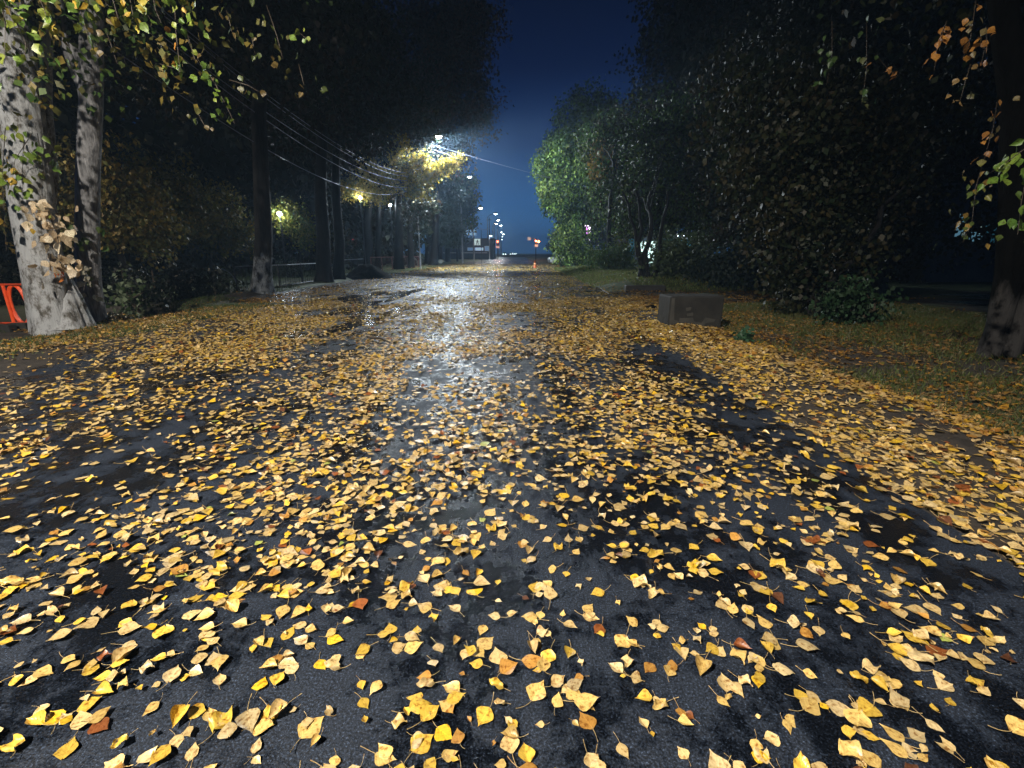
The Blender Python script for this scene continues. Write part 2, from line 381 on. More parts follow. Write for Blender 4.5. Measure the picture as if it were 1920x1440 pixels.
# ------------------------------------------------------------------ fallen leaves
def leaf_template(nr, nc, seed, w=.42, fold=0.0, curl=0.0, wave=0.0, roll=0.0):
    """ovate leaf with a drawn-out tip, length 1 along +y, base at y = 0; nr rows, nc columns"""
    r = random.Random(seed)
    T = [0, .04, .12, .25, .40, .56, .72, .86, 1.0]; Wd = [.10, .46, .80, 1.02, 1.0, .78, .40, .13, .0]
    rows = np.linspace(0, 1, nr); us = np.linspace(-1, 1, nc); V = []; U = []
    asym = r.uniform(-.12, .12); ph = r.uniform(0, 6); bend = r.uniform(-.16, .16); jag = [1 + r.uniform(-.07, .07) for _ in range(nr * 2)]
    for t in rows:
        hw = np.interp(t, T, Wd) * w
        for u in us:
            x = u * hw * (1 + asym * u) * (jag[int(round(t * (nr - 1))) * 2 % (2 * nr) + (u > 0)] if abs(u) > .9 else 1) + bend * t * t; y = t - .05 * (1 - abs(u)) * 0 - (.07 * abs(u) if t < .1 else 0)
            if roll: x = math.sin(max(-1.4, min(1.4, x * roll * 2))) / (roll * 2)
            z = fold * abs(x) + curl * (t - .35) ** 2 + wave * math.sin(t * 7 + ph + u * 2.2) * abs(u) + roll * u * u * hw * .7
            V.append((x, y, z)); U.append((u, t))
    V = np.array(V); V[:, 2] -= V[:, 2].min()
    F = []
    for i in range(nr - 1):
        for j in range(nc - 1):
            a = i * nc + j; F.append((a, a + 1, a + nc + 1, a + nc))
    return V, np.array(F), np.array(U)
FORMS = [('flat', dict()), ('flat', dict(w=.46, wave=.03)), ('flat', dict(w=.37, wave=.02)), ('gently cupped', dict(fold=.25, curl=.15)),
         ('folded', dict(fold=.5, w=.42)), ('curled', dict(curl=.5, wave=.06)), ('rolled', dict(roll=1.3, curl=.2)), ('crinkled', dict(wave=.20, curl=.3, fold=.2)),
         ('flat', dict(w=.48)), ('gently cupped', dict(roll=.5)), ('flat', dict(w=.33)), ('arched', dict(curl=-.5, fold=-.15))]
FORM_P = np.array([.12, .11, .09, .12, .09, .08, .07, .10, .07, .08, .06, .06]); FORM_P /= FORM_P.sum()
PAL = [('pale straw', (.61, .455, .21)), ('straw yellow', (.64, .45, .15)), ('golden yellow', (.68, .46, .07)), ('bright yellow', (.72, .46, .03)),
       ('orange brown', (.46, .24, .055)), ('rusty brown', (.26, .085, .025)), ('pale buff', (.60, .47, .25)), ('yellow green', (.36, .42, .10)), ('dark brown', (.12, .05, .025))]
PAL_P = np.array([.29, .27, .18, .035, .055, .025, .12, .008, .012]); PAL_P /= PAL_P.sum()

def density(x, y):
    """leaves per square metre as they lie in the photograph"""
    n = fbm(x, y, 1.0, 31); nb = fbm(x, y * .55, 2.6, 41)
    d = 185 + 56 * np.clip(y, 0, 14)
    d = np.where(y > 10, 780, d)
    d = np.where(y > 16, 420, d); d = np.where(y > 30, 420, d)
    ev = np.clip((y - 1.5) / 4, 0, 1) * .5 + .5
    d = d * ((1 - ev) * .95 + ev * np.clip(.12 + (n - .28) * 2.3, .06, 1.9)) * ((1 - ev) + ev * np.clip(.45 + nb * 1.15, .3, 1.5))
    def band(c, w, k): return 1 - k * np.exp(-((x - c) / w) ** 2)
    d = d * np.where(y < 9.5, band(-2.95, .60, .80), 1) * np.where(y < 9.0, band(2.12, .28, .68), 1) * np.where(y < 14, band(.25, .35, .25), 1)
    d = d * np.where((y > 3) & (y < 14), 1 - .68 * np.exp(-((x + .70 + .06 * y) / .26) ** 2), 1)  # leaves thinned along the lamp's reflection streak so it shows
    d = d * np.where((y > 9), 1 - .25 * np.exp(-((x + 2.3) / 1.0) ** 2), 1)
    d = d * np.where((x > 2.35) & (x < 4.2) & (y < 12.5), 2.6, 1)
    d = d * np.where((x > 3.1 ) & (x < 3.7) & (y < 7) & (fbm(x, y, .9, 77) > .56), .25, 1)
    d = d * np.where((x >= 4.2) & (y < 13), np.clip(1.5 - (x - 4.2) * .45, .12, 1.5), 1)
    d = d * np.where((x < -4.2) & (x > -6.6) & (y < 14), 1.25, 1)
    d = d * np.where((x < -5.6) & (x > -7.0) & (y < 7.5), .35, 1)
    d = d * np.where((x < -7.0) & (x > -8.6) & (y < 20), 1.7, 1)
    d = d * np.where((x < -8.7) & (np.hypot(x + 9.5, y - 9.8) > 1.4), .12, 1)
    d = d * np.where((x > 3.4) & (y > 18.3) & (y < 45), .3, 1)
    d = d * np.where((x > 5) & (y > 13) & (y <= 18.3), .45, 1)
    d = d * np.where((y > 13.5) & (y < 38) & (x < .3), .7, 1)
    for (cx, cy, rx, ry, _s) in PUD: d = np.where(((x - cx) / rx / 1.1) ** 2 + ((y - cy) / ry) ** 2 < 1, d * .30, d)
    return np.clip(d, 0, 2000)

def sample(x0, x1, y0, y1, scale=1.0, dmax=2000):
    n = int((x1 - x0) * (y1 - y0) * dmax * scale); x = rng.uniform(x0, x1, n); y = rng.uniform(y0, y1, n)
    k = rng.uniform(0, dmax, n) < density(x, y); x, y = x[k], y[k]
    q = (x - 0) / np.maximum(y + .9, .1); ok = (q > -1.32) & (q < 1.32)         # only ground near what can be seen
    return x[ok], y[ok]
def frames(n, x, y, tilt):
    """yaw, tilt matrices n x 3 x 3"""
    a = rng.uniform(0, 2 * math.pi, n); c, s = np.cos(a), np.sin(a)
    tx = rng.normal(0, tilt, n); ty = rng.normal(0, tilt, n)
    R = np.zeros((n, 3, 3)); Z = np.zeros(n)
    Rz = np.stack([np.stack([c, -s, Z], -1), np.stack([s, c, Z], -1), np.stack([Z, Z, Z + 1], -1)], -2)
    Rx = np.stack([np.stack([Z + 1, Z, Z], -1), np.stack([Z, np.cos(tx), -np.sin(tx)], -1), np.stack([Z, np.sin(tx), np.cos(tx)], -1)], -2)
    Ry = np.stack([np.stack([np.cos(ty), Z, np.sin(ty)], -1), np.stack([Z, Z + 1, Z], -1), np.stack([-np.sin(ty), Z, np.cos(ty)], -1)], -2)
    return Rz @ Rx @ Ry, a
def leaf_colors(n):
    idx = rng.choice(len(PAL), n, p=PAL_P); c = np.array([p[1] for p in PAL])[idx] * rng.uniform(.62, 1.15, n)[:, None]
    return idx, np.clip(c, 0, .85)
def stalk_template(seed, seg=5):
    r = random.Random(seed); b = r.uniform(-.35, .35); lift = r.uniform(.0, .22); pts = []
    L = r.uniform(.45, .95)
    for i in range(seg): t = i / (seg - 1); pts.append((b * t * t, -t * L + .04, .012 + lift * t * t))
    v = []; f = []
    for i, p in enumerate(pts):
        w = .016 if i < seg - 1 else .024
        v += [(p[0] - w, p[1], p[2]), (p[0] + w, p[1], p[2]), (p[0], p[1], p[2] + w * 1.5)]
        if i:
            a = 3 * (i - 1); f += [(a, a + 1, a + 4, a + 3), (a + 1, a + 2, a + 5, a + 4), (a + 2, a, a + 3, a + 5)]
    return np.array(v), np.array(f)

def bulk(name, x, y, nr, nc, stalks, sizes, m, tilt, zlift):
    n = len(x); R, _ = frames(n, x, y, tilt); ci, cc = leaf_colors(n)
    old = np.clip((x - 2.9) / 1.6, 0, 1) + np.clip((-6.6 - x) / 1.5, 0, 1); old = np.minimum(old, 1)[:, None]      # older wet verge leaves; the darkening also carries dimmer light there
    cc = cc * (1 - old) + cc * np.array([.58, .47, .38]) * old
    fi = rng.choice(len(FORMS), n, p=FORM_P); st = rng.choice(6, n)
    z = surf(x, y) + rng.uniform(.001, zlift, n); loc = np.stack([x, y, z], -1)
    VV, FF, CC, UU, off = [], [], [], [], 0
    for k in range(len(FORMS)):
        tv, tf, tu = leaf_template(nr, nc, k, **FORMS[k][1])
        s = np.nonzero(fi == k)[0]
        if not len(s): continue
        v = np.einsum('nij,vj->nvi', R[s], tv) * sizes[s][:, None, None] + loc[s][:, None, :]
        VV.append(v.reshape(-1, 3)); FF.append((tf[None] + (np.arange(len(s)) * len(tv))[:, None, None] + off).reshape(-1, 4))
        CC.append(np.repeat(cc[s], len(tv), 0)); UU.append(np.tile(tu, (len(s), 1))); off += len(s) * len(tv)
    if stalks:
        for k in range(6):
            tv, tf = stalk_template(k, 4); s = np.nonzero((st == k) & (rng.uniform(0, 1, n) < stalks))[0]
            if not len(s): continue
            v = np.einsum('nij,vj->nvi', R[s], tv) * sizes[s][:, None, None] + loc[s][:, None, :]
            VV.append(v.reshape(-1, 3)); FF.append((tf[None] + (np.arange(len(s)) * len(tv))[:, None, None] + off).reshape(-1, 4))
            CC.append(np.repeat(cc[s] * .35 + np.array([.28, .2, .09]), len(tv), 0)); UU.append(np.full((len(s) * len(tv), 2), .5)); off += len(s) * len(tv)
    me = arrays(name, np.concatenate(VV), np.concatenate(FF), np.concatenate(CC), np.concatenate(UU), smooth=True)
    o = link(name, me, m); o['kind'] = 'stuff'; return o

def sizes_for(n, big=1.0): return np.clip(rng.normal(.0525, .0135, n) * rng.choice([1, 1, 1, 1, .6, 1.2], n), .018, .086) * big
# nearest ground: full shapes; the 300 that show largest become things of their own
nx, ny = sample(-5.2, 5.2, .55, 4.2)
px, py, pz = proj(np.stack([nx, ny, nx * 0], -1))
inside = (px > 6) & (px < 1914) & (py > 40) & (py < 1434)
ns = sizes_for(len(nx))
score = np.where(inside, ns / pz, 0)
order = np.argsort(-score)
ind, rest = order[:300], order[300:]
bulk('fallen_leaves', nx[rest], ny[rest], 7, 5, .8, ns[rest], M['leaf'], .12, .014)
ax, ay = sample(-8.5, 8, 4.2, 8.5)
bulk('fallen_leaves', ax, ay, 5, 3, .6, sizes_for(len(ax), 1.05), M['leaf'], .16, .02)
bx_, by_ = sample(-10.5, 11, 8.5, 15)
bulk('fallen_leaves', bx_, by_, 3, 3, .3, sizes_for(len(bx_), 1.1), M['leaf_far'], .20, .025)
cx_, cy_ = sample(-12, 14, 15, 30, .42, 2000)
bulk('fallen_leaves', cx_, cy_, 3, 2, 0, sizes_for(len(cx_), 1.35), M['leaf_far'], .2, .03)
cx_, cy_ = sample(-14, 14, 30, 62, .12, 2000)
bulk('fallen_leaves', cx_, cy_, 3, 2, 0, sizes_for(len(cx_), 2.2), M['leaf_far'], .18, .05)

blade_me = []
for k, (nm, kw) in enumerate(FORMS):
    tv, tf, tu = leaf_template(9, 7, k, **kw); me = arrays('leaf_blade', tv, tf, None, tu, smooth=True); me.materials.append(M['leaf_obj']); blade_me.append(me)
stalk_me = []
for k in range(8):
    tv, tf = stalk_template(k, 7); me = arrays('leaf_stalk', tv, tf, smooth=True); me.materials.append(M['stalk']); stalk_me.append(me)
NI = len(ind); ici, icc = leaf_colors(NI); ifi = rng.choice(len(FORMS), NI, p=FORM_P); iang = rng.uniform(0, 2 * math.pi, NI)
def sizeword(s): return 'large' if s > .060 else ('small' if s < .040 else '')
def placeword(x, y):
    h = ['at the far left', 'left of centre', 'in the middle', 'right of centre', 'at the far right'][min(4, int(x / 384))]
    v = 'along the bottom edge' if y > 1385 else ('near the bottom' if y > 1290 else ('low on the road' if y > 1190 else 'on the near road'))
    return v, h
used = {}
for q, j in enumerate(ind):
    x, y, s = float(nx[j]), float(ny[j]), float(ns[j]); X, Yp = px[j], py[j]
    d2 = (px[ind] - X) ** 2 + (py[ind] - Yp) ** 2; d2[q] = 1e12; nb = int(np.argmin(d2))
    pal, form = PAL[ici[q]][0], FORMS[ifi[q]][0]; dx, dy = px[ind[nb]] - X, py[ind[nb]] - Yp
    rel = ('left of' if dx > 0 else 'right of') if abs(dx) > abs(dy) else ('above' if dy > 0 else 'below')
    near = 'touching' if d2[nb] < (ns[j] * 850 / pz[j] * .9) ** 2 else 'just'
    v, h = placeword(X, Yp); nbn = PAL[ici[nb]][0]
    rl = {'left of': 'left of', 'right of': 'right of', 'above': 'beyond', 'below': 'in front of'}[rel]
    if near == 'touching': relp = f'overlapping a {nbn} one'
    else: relp = f'{rl} a {nbn} one'
    sd = ['down', 'right', 'up', 'left'][int(((iang[q] + math.pi / 4) % (2 * math.pi)) / (math.pi / 2)) % 4]
    d2[nb] = 1e12; nb2 = int(np.argmin(d2)); nb2n = PAL[ici[nb2]][0]
    dx2, dy2 = px[ind[nb2]] - X, py[ind[nb2]] - Yp
    rel2 = ('left of' if dx2 > 0 else 'right of') if abs(dx2) > abs(dy2) else ('beyond' if dy2 > 0 else 'below')
    S0 = sizeword(s)
    cands = [f'{S0} {form} {pal} leaf {relp}, {v} {h}', f'{S0} {pal} leaf {relp}, {rel2} a {nb2n} one, {h}', f'{S0} {form} {pal} leaf with stalk {sd}, {relp}, {h}', f'{S0} {pal} leaf, stalk {sd}, {rel2} a {nb2n} one, {v}',
             f'{pal} leaf, stalk {sd}, {relp}, {rel2} a {nb2n} one', f'{form} {S0} {pal} leaf, {rel2} a {nb2n} one, {v} {h}', f'{form} {S0} {pal} leaf, stalk {sd}, {v} {h}']
    cands = [' '.join(c_.split()) for c_ in cands]; cands = [c_ for c_ in cands if len(c_.split()) <= 16]
    lab = next((c_ for c_ in cands if c_ not in used), cands[0])
    used[lab] = 1
    t = thing('fallen_leaf', (x, y, .003 + .004 * (q % 4)), lab, 'leaf', 'fallen leaves on the wet road', iang[q])
    t.rotation_euler.x = random.gauss(0, .07); t.rotation_euler.y = random.gauss(0, .07); t.scale = (s, s, s)
    b = link('blade', blade_me[ifi[q]], None, t); b.color = (*icc[q], 1)
    if random.random() < .88:
        link('stalk', stalk_me[q % 8], None, t)

# ------------------------------------------------------------------ trees
def trunk_mesh(name, pts, radii, seg=20, groove=.05, rings=30, seed=0, flare=0.0):
    pts = np.array(pts, float); n = len(pts); t = np.linspace(0, n - 1, rings)
    C = np.stack([np.interp(t, range(n), pts[:, i]) for i in range(3)], -1); Rr = np.interp(t, range(n), radii)
    th = np.linspace(0, 2 * math.pi, seg, endpoint=False); TT, HH = np.meshgrid(th, C[:, 2] - C[0, 2]); RR = Rr[:, None] * np.ones_like(TT)
    r = random.Random(seed); w = np.zeros_like(TT)
    for k in range(7):
        f = r.randint(4, 15); w += np.sin(TT * f + r.uniform(0, 6) + 1.6 * np.sin(HH * r.uniform(.6, 2.0) + r.uniform(0, 6))) * r.uniform(.3, 1)
    w = -np.abs(w) / 3 + .4
    lo = sum(np.sin(TT * k + r.uniform(0, 6) + HH * r.uniform(.1, .5)) / k for k in (2, 3, 4)) * .06
    fl = flare * np.exp(-HH / .45) * (1 + .55 * np.sin(TT * 5 + seed)) + groove * w + lo * (1 if groove else 0)
    RR = RR * (1 + fl)
    V = np.stack([C[:, None, 0] + RR * np.cos(TT), C[:, None, 1] + RR * np.sin(TT), C[:, None, 2] + 0 * TT], -1).reshape(-1, 3)
    i = np.arange(rings * seg).reshape(rings, seg); j = np.roll(i, -1, 1)
    F = np.stack([i[:-1], j[:-1], j[1:], i[1:]], -1).reshape(-1, 4)
    return arrays(name, V, F, smooth=True)

def leaves_cloud(blobs, n, size, pal, clump=34, cr=.34, shell=.55, droop=.35, seed=0, w=.36):
    """leaf clumps spread through ellipsoids; returns a mesh of bent diamond leaves"""
    size = size * 1.35; n = int(n * .8); clump = int(clump * 1.3); r = np.random.default_rng(seed); vol = np.array([(b[3] * b[4] * b[5]) ** .72 for b in blobs]); vol /= vol.sum()
    nc = max(1, int(n / clump)); bi = r.choice(len(blobs), nc, p=vol); B = np.array(blobs)[bi]
    d = r.normal(size=(nc, 3)); d /= np.linalg.norm(d, axis=1)[:, None]; rad = (r.uniform(0, 1, nc) ** (1 - shell)) * r.uniform(.72, 1.22, nc)
    cc = B[:, :3] + d * rad[:, None] * B[:, 3:6]
    ccol = r.uniform(.62, 1.3, nc)
    ci = r.integers(0, nc, n); off = r.normal(size=(n, 3)) * cr; off[:, 2] = off[:, 2] * 1.1 - np.abs(r.normal(size=n)) * droop * cr
    p = cc[ci] + off
    a = r.normal(size=(n, 3)); a[:, 2] -= 1.0; a /= np.linalg.norm(a, axis=1)[:, None]     # leaf axis, hanging
    u = np.cross(a, r.normal(size=(n, 3))); u /= np.linalg.norm(u, axis=1)[:, None] + 1e-9; nn = np.cross(a, u)
    s = size * r.uniform(.6, 1.35, n)[:, None]
    V = np.stack([p, p + a * s * .42 + u * s * w + nn * s * .08, p + a * s, p + a * s * .42 - u * s * w + nn * s * .08], 1).reshape(-1, 3)
    F = np.arange(n * 4).reshape(n, 4)
    pc = np.array([c for c, _ in pal]); pp = np.array([q for _, q in pal], float); pp /= pp.sum()
    clumpi = r.choice(len(pc), nc, p=pp); li = np.where(r.uniform(0, 1, n) < .65, clumpi[ci], r.choice(len(pc), n, p=pp))
    col = pc[li] * (ccol[ci] * r.uniform(.75, 1.25, n))[:, None]
    return arrays('crown', V, F, np.repeat(np.clip(col, 0, .8), 4, 0))
GREEN = [((.05, .10, .02), 3), ((.08, .13, .025), 2), ((.10, .12, .02), 1)]
DEEP = [((.012, .022, .009), 3), ((.02, .026, .009), 2), ((.028, .022, .01), 1)]
OLIVE = [((.022, .024, .008), 3), ((.036, .030, .01), 2), ((.015, .02, .008), 2)]
BROWN = [((.03, .021, .012), 3), ((.022, .022, .011), 2), ((.045, .028, .013), 1)]
YELLOW = [((.50, .36, .06), 3), ((.34, .30, .07), 2), ((.58, .38, .05), 1), ((.12, .13, .03), 1)]
MIXY = [((.12, .12, .03), 2), ((.2, .15, .03), 2), ((.06, .08, .02), 2)]
LIME = [((.20, .32, .06), 3), ((.26, .35, .07), 2), ((.10, .19, .035), 2)]

def tree(name, label, base, trunks, blobs, n, size, pal, bk, group=None, seed=0, limbs=5, clump=34, cr=.34, seg=16, groove=.05, rings=26, flare=.35, extra=None, shell=.55):
    """trunks: list of (path relative to base, radii)"""
    t = thing(name, base, label, 'tree', group)
    for k, (pts, rad) in enumerate(trunks):
        link('trunk', trunk_mesh('trunk', pts, rad, seg, groove, rings, seed + k, flare), M[bk], t)
    r = random.Random(seed)
    top = Vector(trunks[0][0][-1]); mid = Vector(trunks[0][0][len(trunks[0][0]) // 2])
    for k in range(min(limbs, len(blobs) * 3)):
        b = blobs[k % len(blobs)]; st = mid.lerp(top, r.uniform(.2, .95)) if len(trunks[0][0]) > 2 else mid.lerp(top, r.uniform(.5, .95))
        e = Vector(b[:3]) + Vector((r.uniform(-.6, .6) * b[3], r.uniform(-.6, .6) * b[4], r.uniform(-.2, .6) * b[5]))
        m1 = st.lerp(e, .5) + Vector((0, 0, .1 * (e - st).length)); rr = trunks[0][1][-1] * .6
        pts = [st.lerp(m1, i / 4) for i in range(4)] + [m1.lerp(e, i / 4) for i in range(5)]
        MB().tube([p + Vector((r.uniform(-.05, .05),) * 3) for p in pts], [rr * (1 - .09 * i) for i in range(9)], 7).build('limb', M[bk], t, smooth=True)
    for e in (extra or []): link('crown', leaves_cloud(*e[:4], seed=seed + 7, clump=clump, cr=cr), M['foliage'], t)['kind'] = 'stuff'
    c = link('crown', leaves_cloud(blobs, n, size, pal, seed=seed, clump=clump, cr=cr, shell=shell), M['foliage'], t); c['kind'] = 'stuff'
    return t

def rel(base, *pts): return [tuple(np.asarray(p) - np.asarray(base)) for p in pts]
def ground_at(px_, py_):
    z = 0.0
    for _ in range(6): p = G(px_, py_, z); z = float(hgt(p[0], p[1]))
    p[2] = z; return p

# --- left near poplar: thick leaning trunk, second stem behind it
b1 = ground_at(104, 626); Y1 = float(b1[1]); b1[2] -= .08
pt = lambda px_, py_, dy=0.0: P(px_, py_, Y1 + dy)
path1 = rel(b1, b1, pt(90, 560), pt(75, 470), pt(60, 380), pt(50, 290), pt(36, 190), pt(14, 60), pt(-14, -60), pt(-60, -260), pt(-120, -480))
path1b = rel(b1, pt(128, 614, .1), pt(116, 560, .15), pt(102, 510, .3), pt(88, 450, .4), pt(84, 400, .45), pt(92, 330, .5), pt(84, 200, .6), pt(90, 0, .8))
near_blobs = [(b[0] - b1[0], b[1] - b1[1], b[2] - b1[2], rx, ry, rz) for b, rx, ry, rz in [
    (P(20, -60, Y1 - 1.5), 2.2, 2.0, 1.5), (P(-40, -300, Y1), 3.2, 2.6, 2.4), (P(120, -300, Y1 - 1), 2.2, 2.2, 1.2), (P(380, -230, Y1 + .5), 2.4, 2.2, 1.2)]]
T1 = tree('poplar_tree', 'thick leaning whitewashed poplar with a forked foot beside the red hoops', b1,
     [(path1, [.33, .31, .31, .32, .31, .30, .28, .25, .2, .12]), (path1b, [.33, .27, .20, .17, .15, .13, .1, .07])],
     near_blobs, 12000, .085, MIXY + GREEN, 'bark_near', seed=3, limbs=7, seg=72, rings=110, groove=.085, flare=.16, clump=18, cr=.22)
# dead pale leaves, green shoots and drooping branches, leaf by leaf
hang_me = []
for k, kw in enumerate([dict(w=.42, fold=.2, curl=.3), dict(w=.46, wave=.06), dict(w=.38, roll=.7), dict(w=.44, curl=-.4, wave=.05)]):
    tv, tf, tu = leaf_template(7, 5, 50 + k, **kw); tv[:, 1] *= 1; me = arrays('hanging_leaf', tv, tf, None, tu, smooth=True); me.materials.append(M['hang']); hang_me.append(me)
def branch(tree_o, name, pts, nleaf, size, cols, spread=.10, label=None, rad=.006, seed=0):
    r = random.Random(seed); base = Vector(tree_o.location); pts = [Vector(p) - base for p in pts]
    br = MB().tube(pts, [rad * (1 - .7 * i / (len(pts) - 1)) for i in range(len(pts))], 5).build(name, M['twig'], tree_o, smooth=True)
    if label: br['label'] = label
    for k in range(nleaf):
        t = r.uniform(.05, 1) * (len(pts) - 1); i = min(int(t), len(pts) - 2); p = pts[i].lerp(pts[i + 1], t - i)
        p = p + Vector((r.gauss(0, spread), r.gauss(0, spread * .6), r.gauss(0, spread * .7)))
        o = link('leaf', hang_me[r.randrange(4)], None, br)
        s = size * r.uniform(.7, 1.25); o.location = p; o.scale = (s, s, s)
        o.rotation_euler = (-math.pi / 2 + r.gauss(0, .45), r.gauss(0, .5), r.uniform(0, 6.28))
        c = np.array(cols[r.randrange(len(cols))]) * r.uniform(.75, 1.2); o.color = (*[float(min(.85, x)) for x in c], 1)
    return br
CD = [(.10, .10, .03), (.14, .10, .03), (.07, .10, .025)]; CG = [(.16, .26, .04), (.24, .30, .05), (.12, .22, .04)]; CY = [(.50, .34, .05), (.42, .36, .06)]; CO = [(.50, .24, .05), (.42, .20, .05)]
branch(T1, 'withered_branch', [P(70, 385, Y1 - .35), P(92, 405, Y1 - .4), P(108, 440, Y1 - .42), P(112, 480, Y1 - .4), P(118, 508, Y1 - .4)], 80, .155, [(.70, .58, .40), (.62, .49, .33), (.76, .66, .50)], .17, 'withered pale beige leaves hanging beside the trunk', .01, 1)
branch(T1, 'withered_branch', [P(60, 392, Y1 - .5), P(82, 396, Y1 - .5)], 12, .12, [(.60, .47, .30)], .08, seed=2)
branch(T1, 'red_leaf_shoot', [P(112, 500, Y1 - .2), P(120, 518, Y1 - .25)], 5, .12, [(.75, .14, .03), (.6, .2, .04)], .05, 'short shoot with a few red orange leaves', seed=3)
branch(T1, 'leafy_shoot', [P(60, 250, Y1 - .45), P(28, 300, Y1 - .5), P(20, 360, Y1 - .5)], 34, .12, CG, .22, 'green leafy shoots in front of the trunk', seed=4)
branch(T1, 'leafy_shoot', [P(10, 240, Y1 - .6), P(4, 330, Y1 - .7), P(12, 470, Y1 - .7)], 40, .12, CG + CY[:1], .25, seed=5)
branch(T1, 'leafy_shoot', [P(30, 350, Y1 - .45), P(52, 362, Y1 - .5)], 10, .10, [(.3, .38, .06), (.16, .26, .04)], .07, seed=6)
branch(T1, 'leafy_shoot', [P(70, 250, Y1 - .3), P(84, 330, Y1 - .3)], 12, .09, CG, .12, seed=66)
YD = 3.6
for k, (pp, nl, cl, sp) in enumerate([
        ([(-10, -30), (18, 20), (30, 60)], 17, CG + CY, .13), ([(0, 0), (10, 40), (8, 120)], 15, CG, .10), ([(62, -30), (84, 20), (92, 48)], 9, CG + CY, .05),
        ([(30, 40), (48, 80), (46, 118)], 12, CG, .09), ([(128, -30), (150, 10), (168, 84)], 9, CG + CY, .05), ([(205, -40), (212, 0), (226, 50)], 6, CY + CG, .05),
        ([(235, -40), (246, 10), (252, 46)], 15, CY + CG, .07), ([(280, -40), (292, 20), (302, 42)], 7, CG + CO, .05), ([(325, -40), (330, 60), (338, 138)], 10, CG + CO[:1], .05),
        ([(120, -50), (155, -10), (165, 15)], 9, CG + CY, .06), ([(290, -40), (340, 5), (352, 30)], 9, CY + CG, .06)]):
    Yk = YD + .0016 * pp[-1][0]
    branch(T1, 'drooping_branch', [P(a, b, Yk) for a, b in pp], nl, .066, cl, sp, seed=20 + k, rad=.004)
for k, (pp, nl, cl, sp) in enumerate([([(370, 110), (400, 150), (425, 200), (440, 232)], 26, CG, .09), ([(300, 120), (330, 128), (345, 140)], 7, CG, .06), ([(560, 60), (580, 78)], 6, CG, .07),
        ([(430, 150), (465, 160), (485, 172)], 8, CD, .08), ([(372, 215), (384, 236)], 5, CD, .06), ([(425, 20), (435, 60)], 9, CD, .09), ([(500, 10), (520, 70), (530, 110)], 16, CD, .12), ([(350, 60), (365, 110), (392, 140)], 14, CD + CG, .09), ([(560, 120), (570, 160)], 8, CD, .10), ([(470, 60), (478, 100)], 10, CD, .10), ([(200, 60), (220, 120)], 10, CD, .10)]):
    branch(T1, 'drooping_branch', [P(a, b, 5.4) for a, b in pp], nl, .062, cl, sp, seed=60 + k, rad=.005)

def simple_trunk(base, topz, lean=(0, 0), r0=.35, r1=.12, wob=.15, seed=0, n=8):
    r = random.Random(seed); pts = []
    for i in range(n): t = i / (n - 1); pts.append((lean[0] * t + r.uniform(-wob, wob) * (i > 0), lean[1] * t + r.uniform(-wob, wob) * (i > 0), topz * t))
    return pts, [r0 * (1 - t / (n - 1)) + r1 * t / (n - 1) for t in range(n)]

# --- left row
b2 = G(166, 596, .08); b2[2] -= .08; Y2 = float(b2[1])
p2 = rel(b2, b2, P(166, 540, Y2), P(164, 440, Y2), P(165, 320, Y2), P(170, 200, Y2), P(172, 60, Y2), P(168, -100, Y2))
tree('poplar_tree', 'straight grey poplar with wet bark just behind the thick leaning one', b2, [(p2, [.25, .22, .21, .20, .19, .18, .14])],
     [(-.5, 1, 8.5, 3, 3, 2.5), (.5, 0, 6.3, 1.2, 1.4, 1.0)], 9000, .11, DEEP + OLIVE, 'bark_pale', 'poplars in the left row', 5, seg=40, rings=70, flare=.2)
branch(bpy.data.objects['poplar_tree.001'], 'leafy_shoot', [P(150, 430, Y2 - .5), P(165, 445, Y2 - .5), P(185, 476, Y2 - .5)], 16, .14, [(.06, .12, .03), (.09, .14, .04)], .2, seed=7)
branch(bpy.data.objects['poplar_tree.001'], 'leafy_shoot', [P(140, 500, Y2 - .5), P(160, 530, Y2 - .5), P(150, 570, Y2 - .5)], 22, .13, [(.2, .2, .14), (.28, .27, .22), (.08, .1, .04)], .2, 'pale grey leafy shoots low on the trunk', seed=8)

def left_tree(px_, py_, r0, label, bk, H=17, seed=0, n=22000, lean=(0, 0), pal=None, leaf=.15, blobs=None, Y=None, name='poplar_tree', group='poplars in the left row', extra=None):
    b = ground_at(px_, py_); b[2] -= .05
    tr = simple_trunk(b, H * .82, (lean[0] - b[0] * .27 * H * .82 / b[1], lean[1]), r0, r0 * .3, .12, seed); kx = -b[0] * .27 / b[1]
    bl = blobs or [(kx * H * .6, 0, H * .60, 3.6, 3.6, H * .22), (kx * H * .8, .5, H * .84, 3.0, 2.8, H * .18), (1.2, .8, H * .47, 2.4, 2.4, 1.7), (-2.2, .5, H * .5, 2.6, 2.4, 2.2)]
    return tree(name, label, b, [tr], bl, n, leaf, pal or (DEEP + BROWN), bk, group, seed, seg=28, rings=50, extra=extra)
left_tree(490, 548, .33, 'poplar with a pale whitewashed foot standing in front of the low rail fence', 'bark_wash', 17, 11, 24000)
left_tree(606, 528, .34, 'dark wide poplar trunk right of the small white park lamp', 'bark_dark', 18, 12, 22000, leaf=.16)
left_tree(634, 524, .28, 'dark poplar trunk paired closely with a wider one left of the dirt mound', 'bark_dark', 17, 13, 14000, leaf=.16)
left_tree(690, 506, .40, 'black poplar trunk rising directly behind the dark dirt mound', 'bark_dark', 17, 14, 22000, leaf=.17)
left_tree(708, 505, .28, 'slimmer dark trunk touching the one behind the dirt mound', 'bark_dark', 16, 15, 9000, leaf=.17)
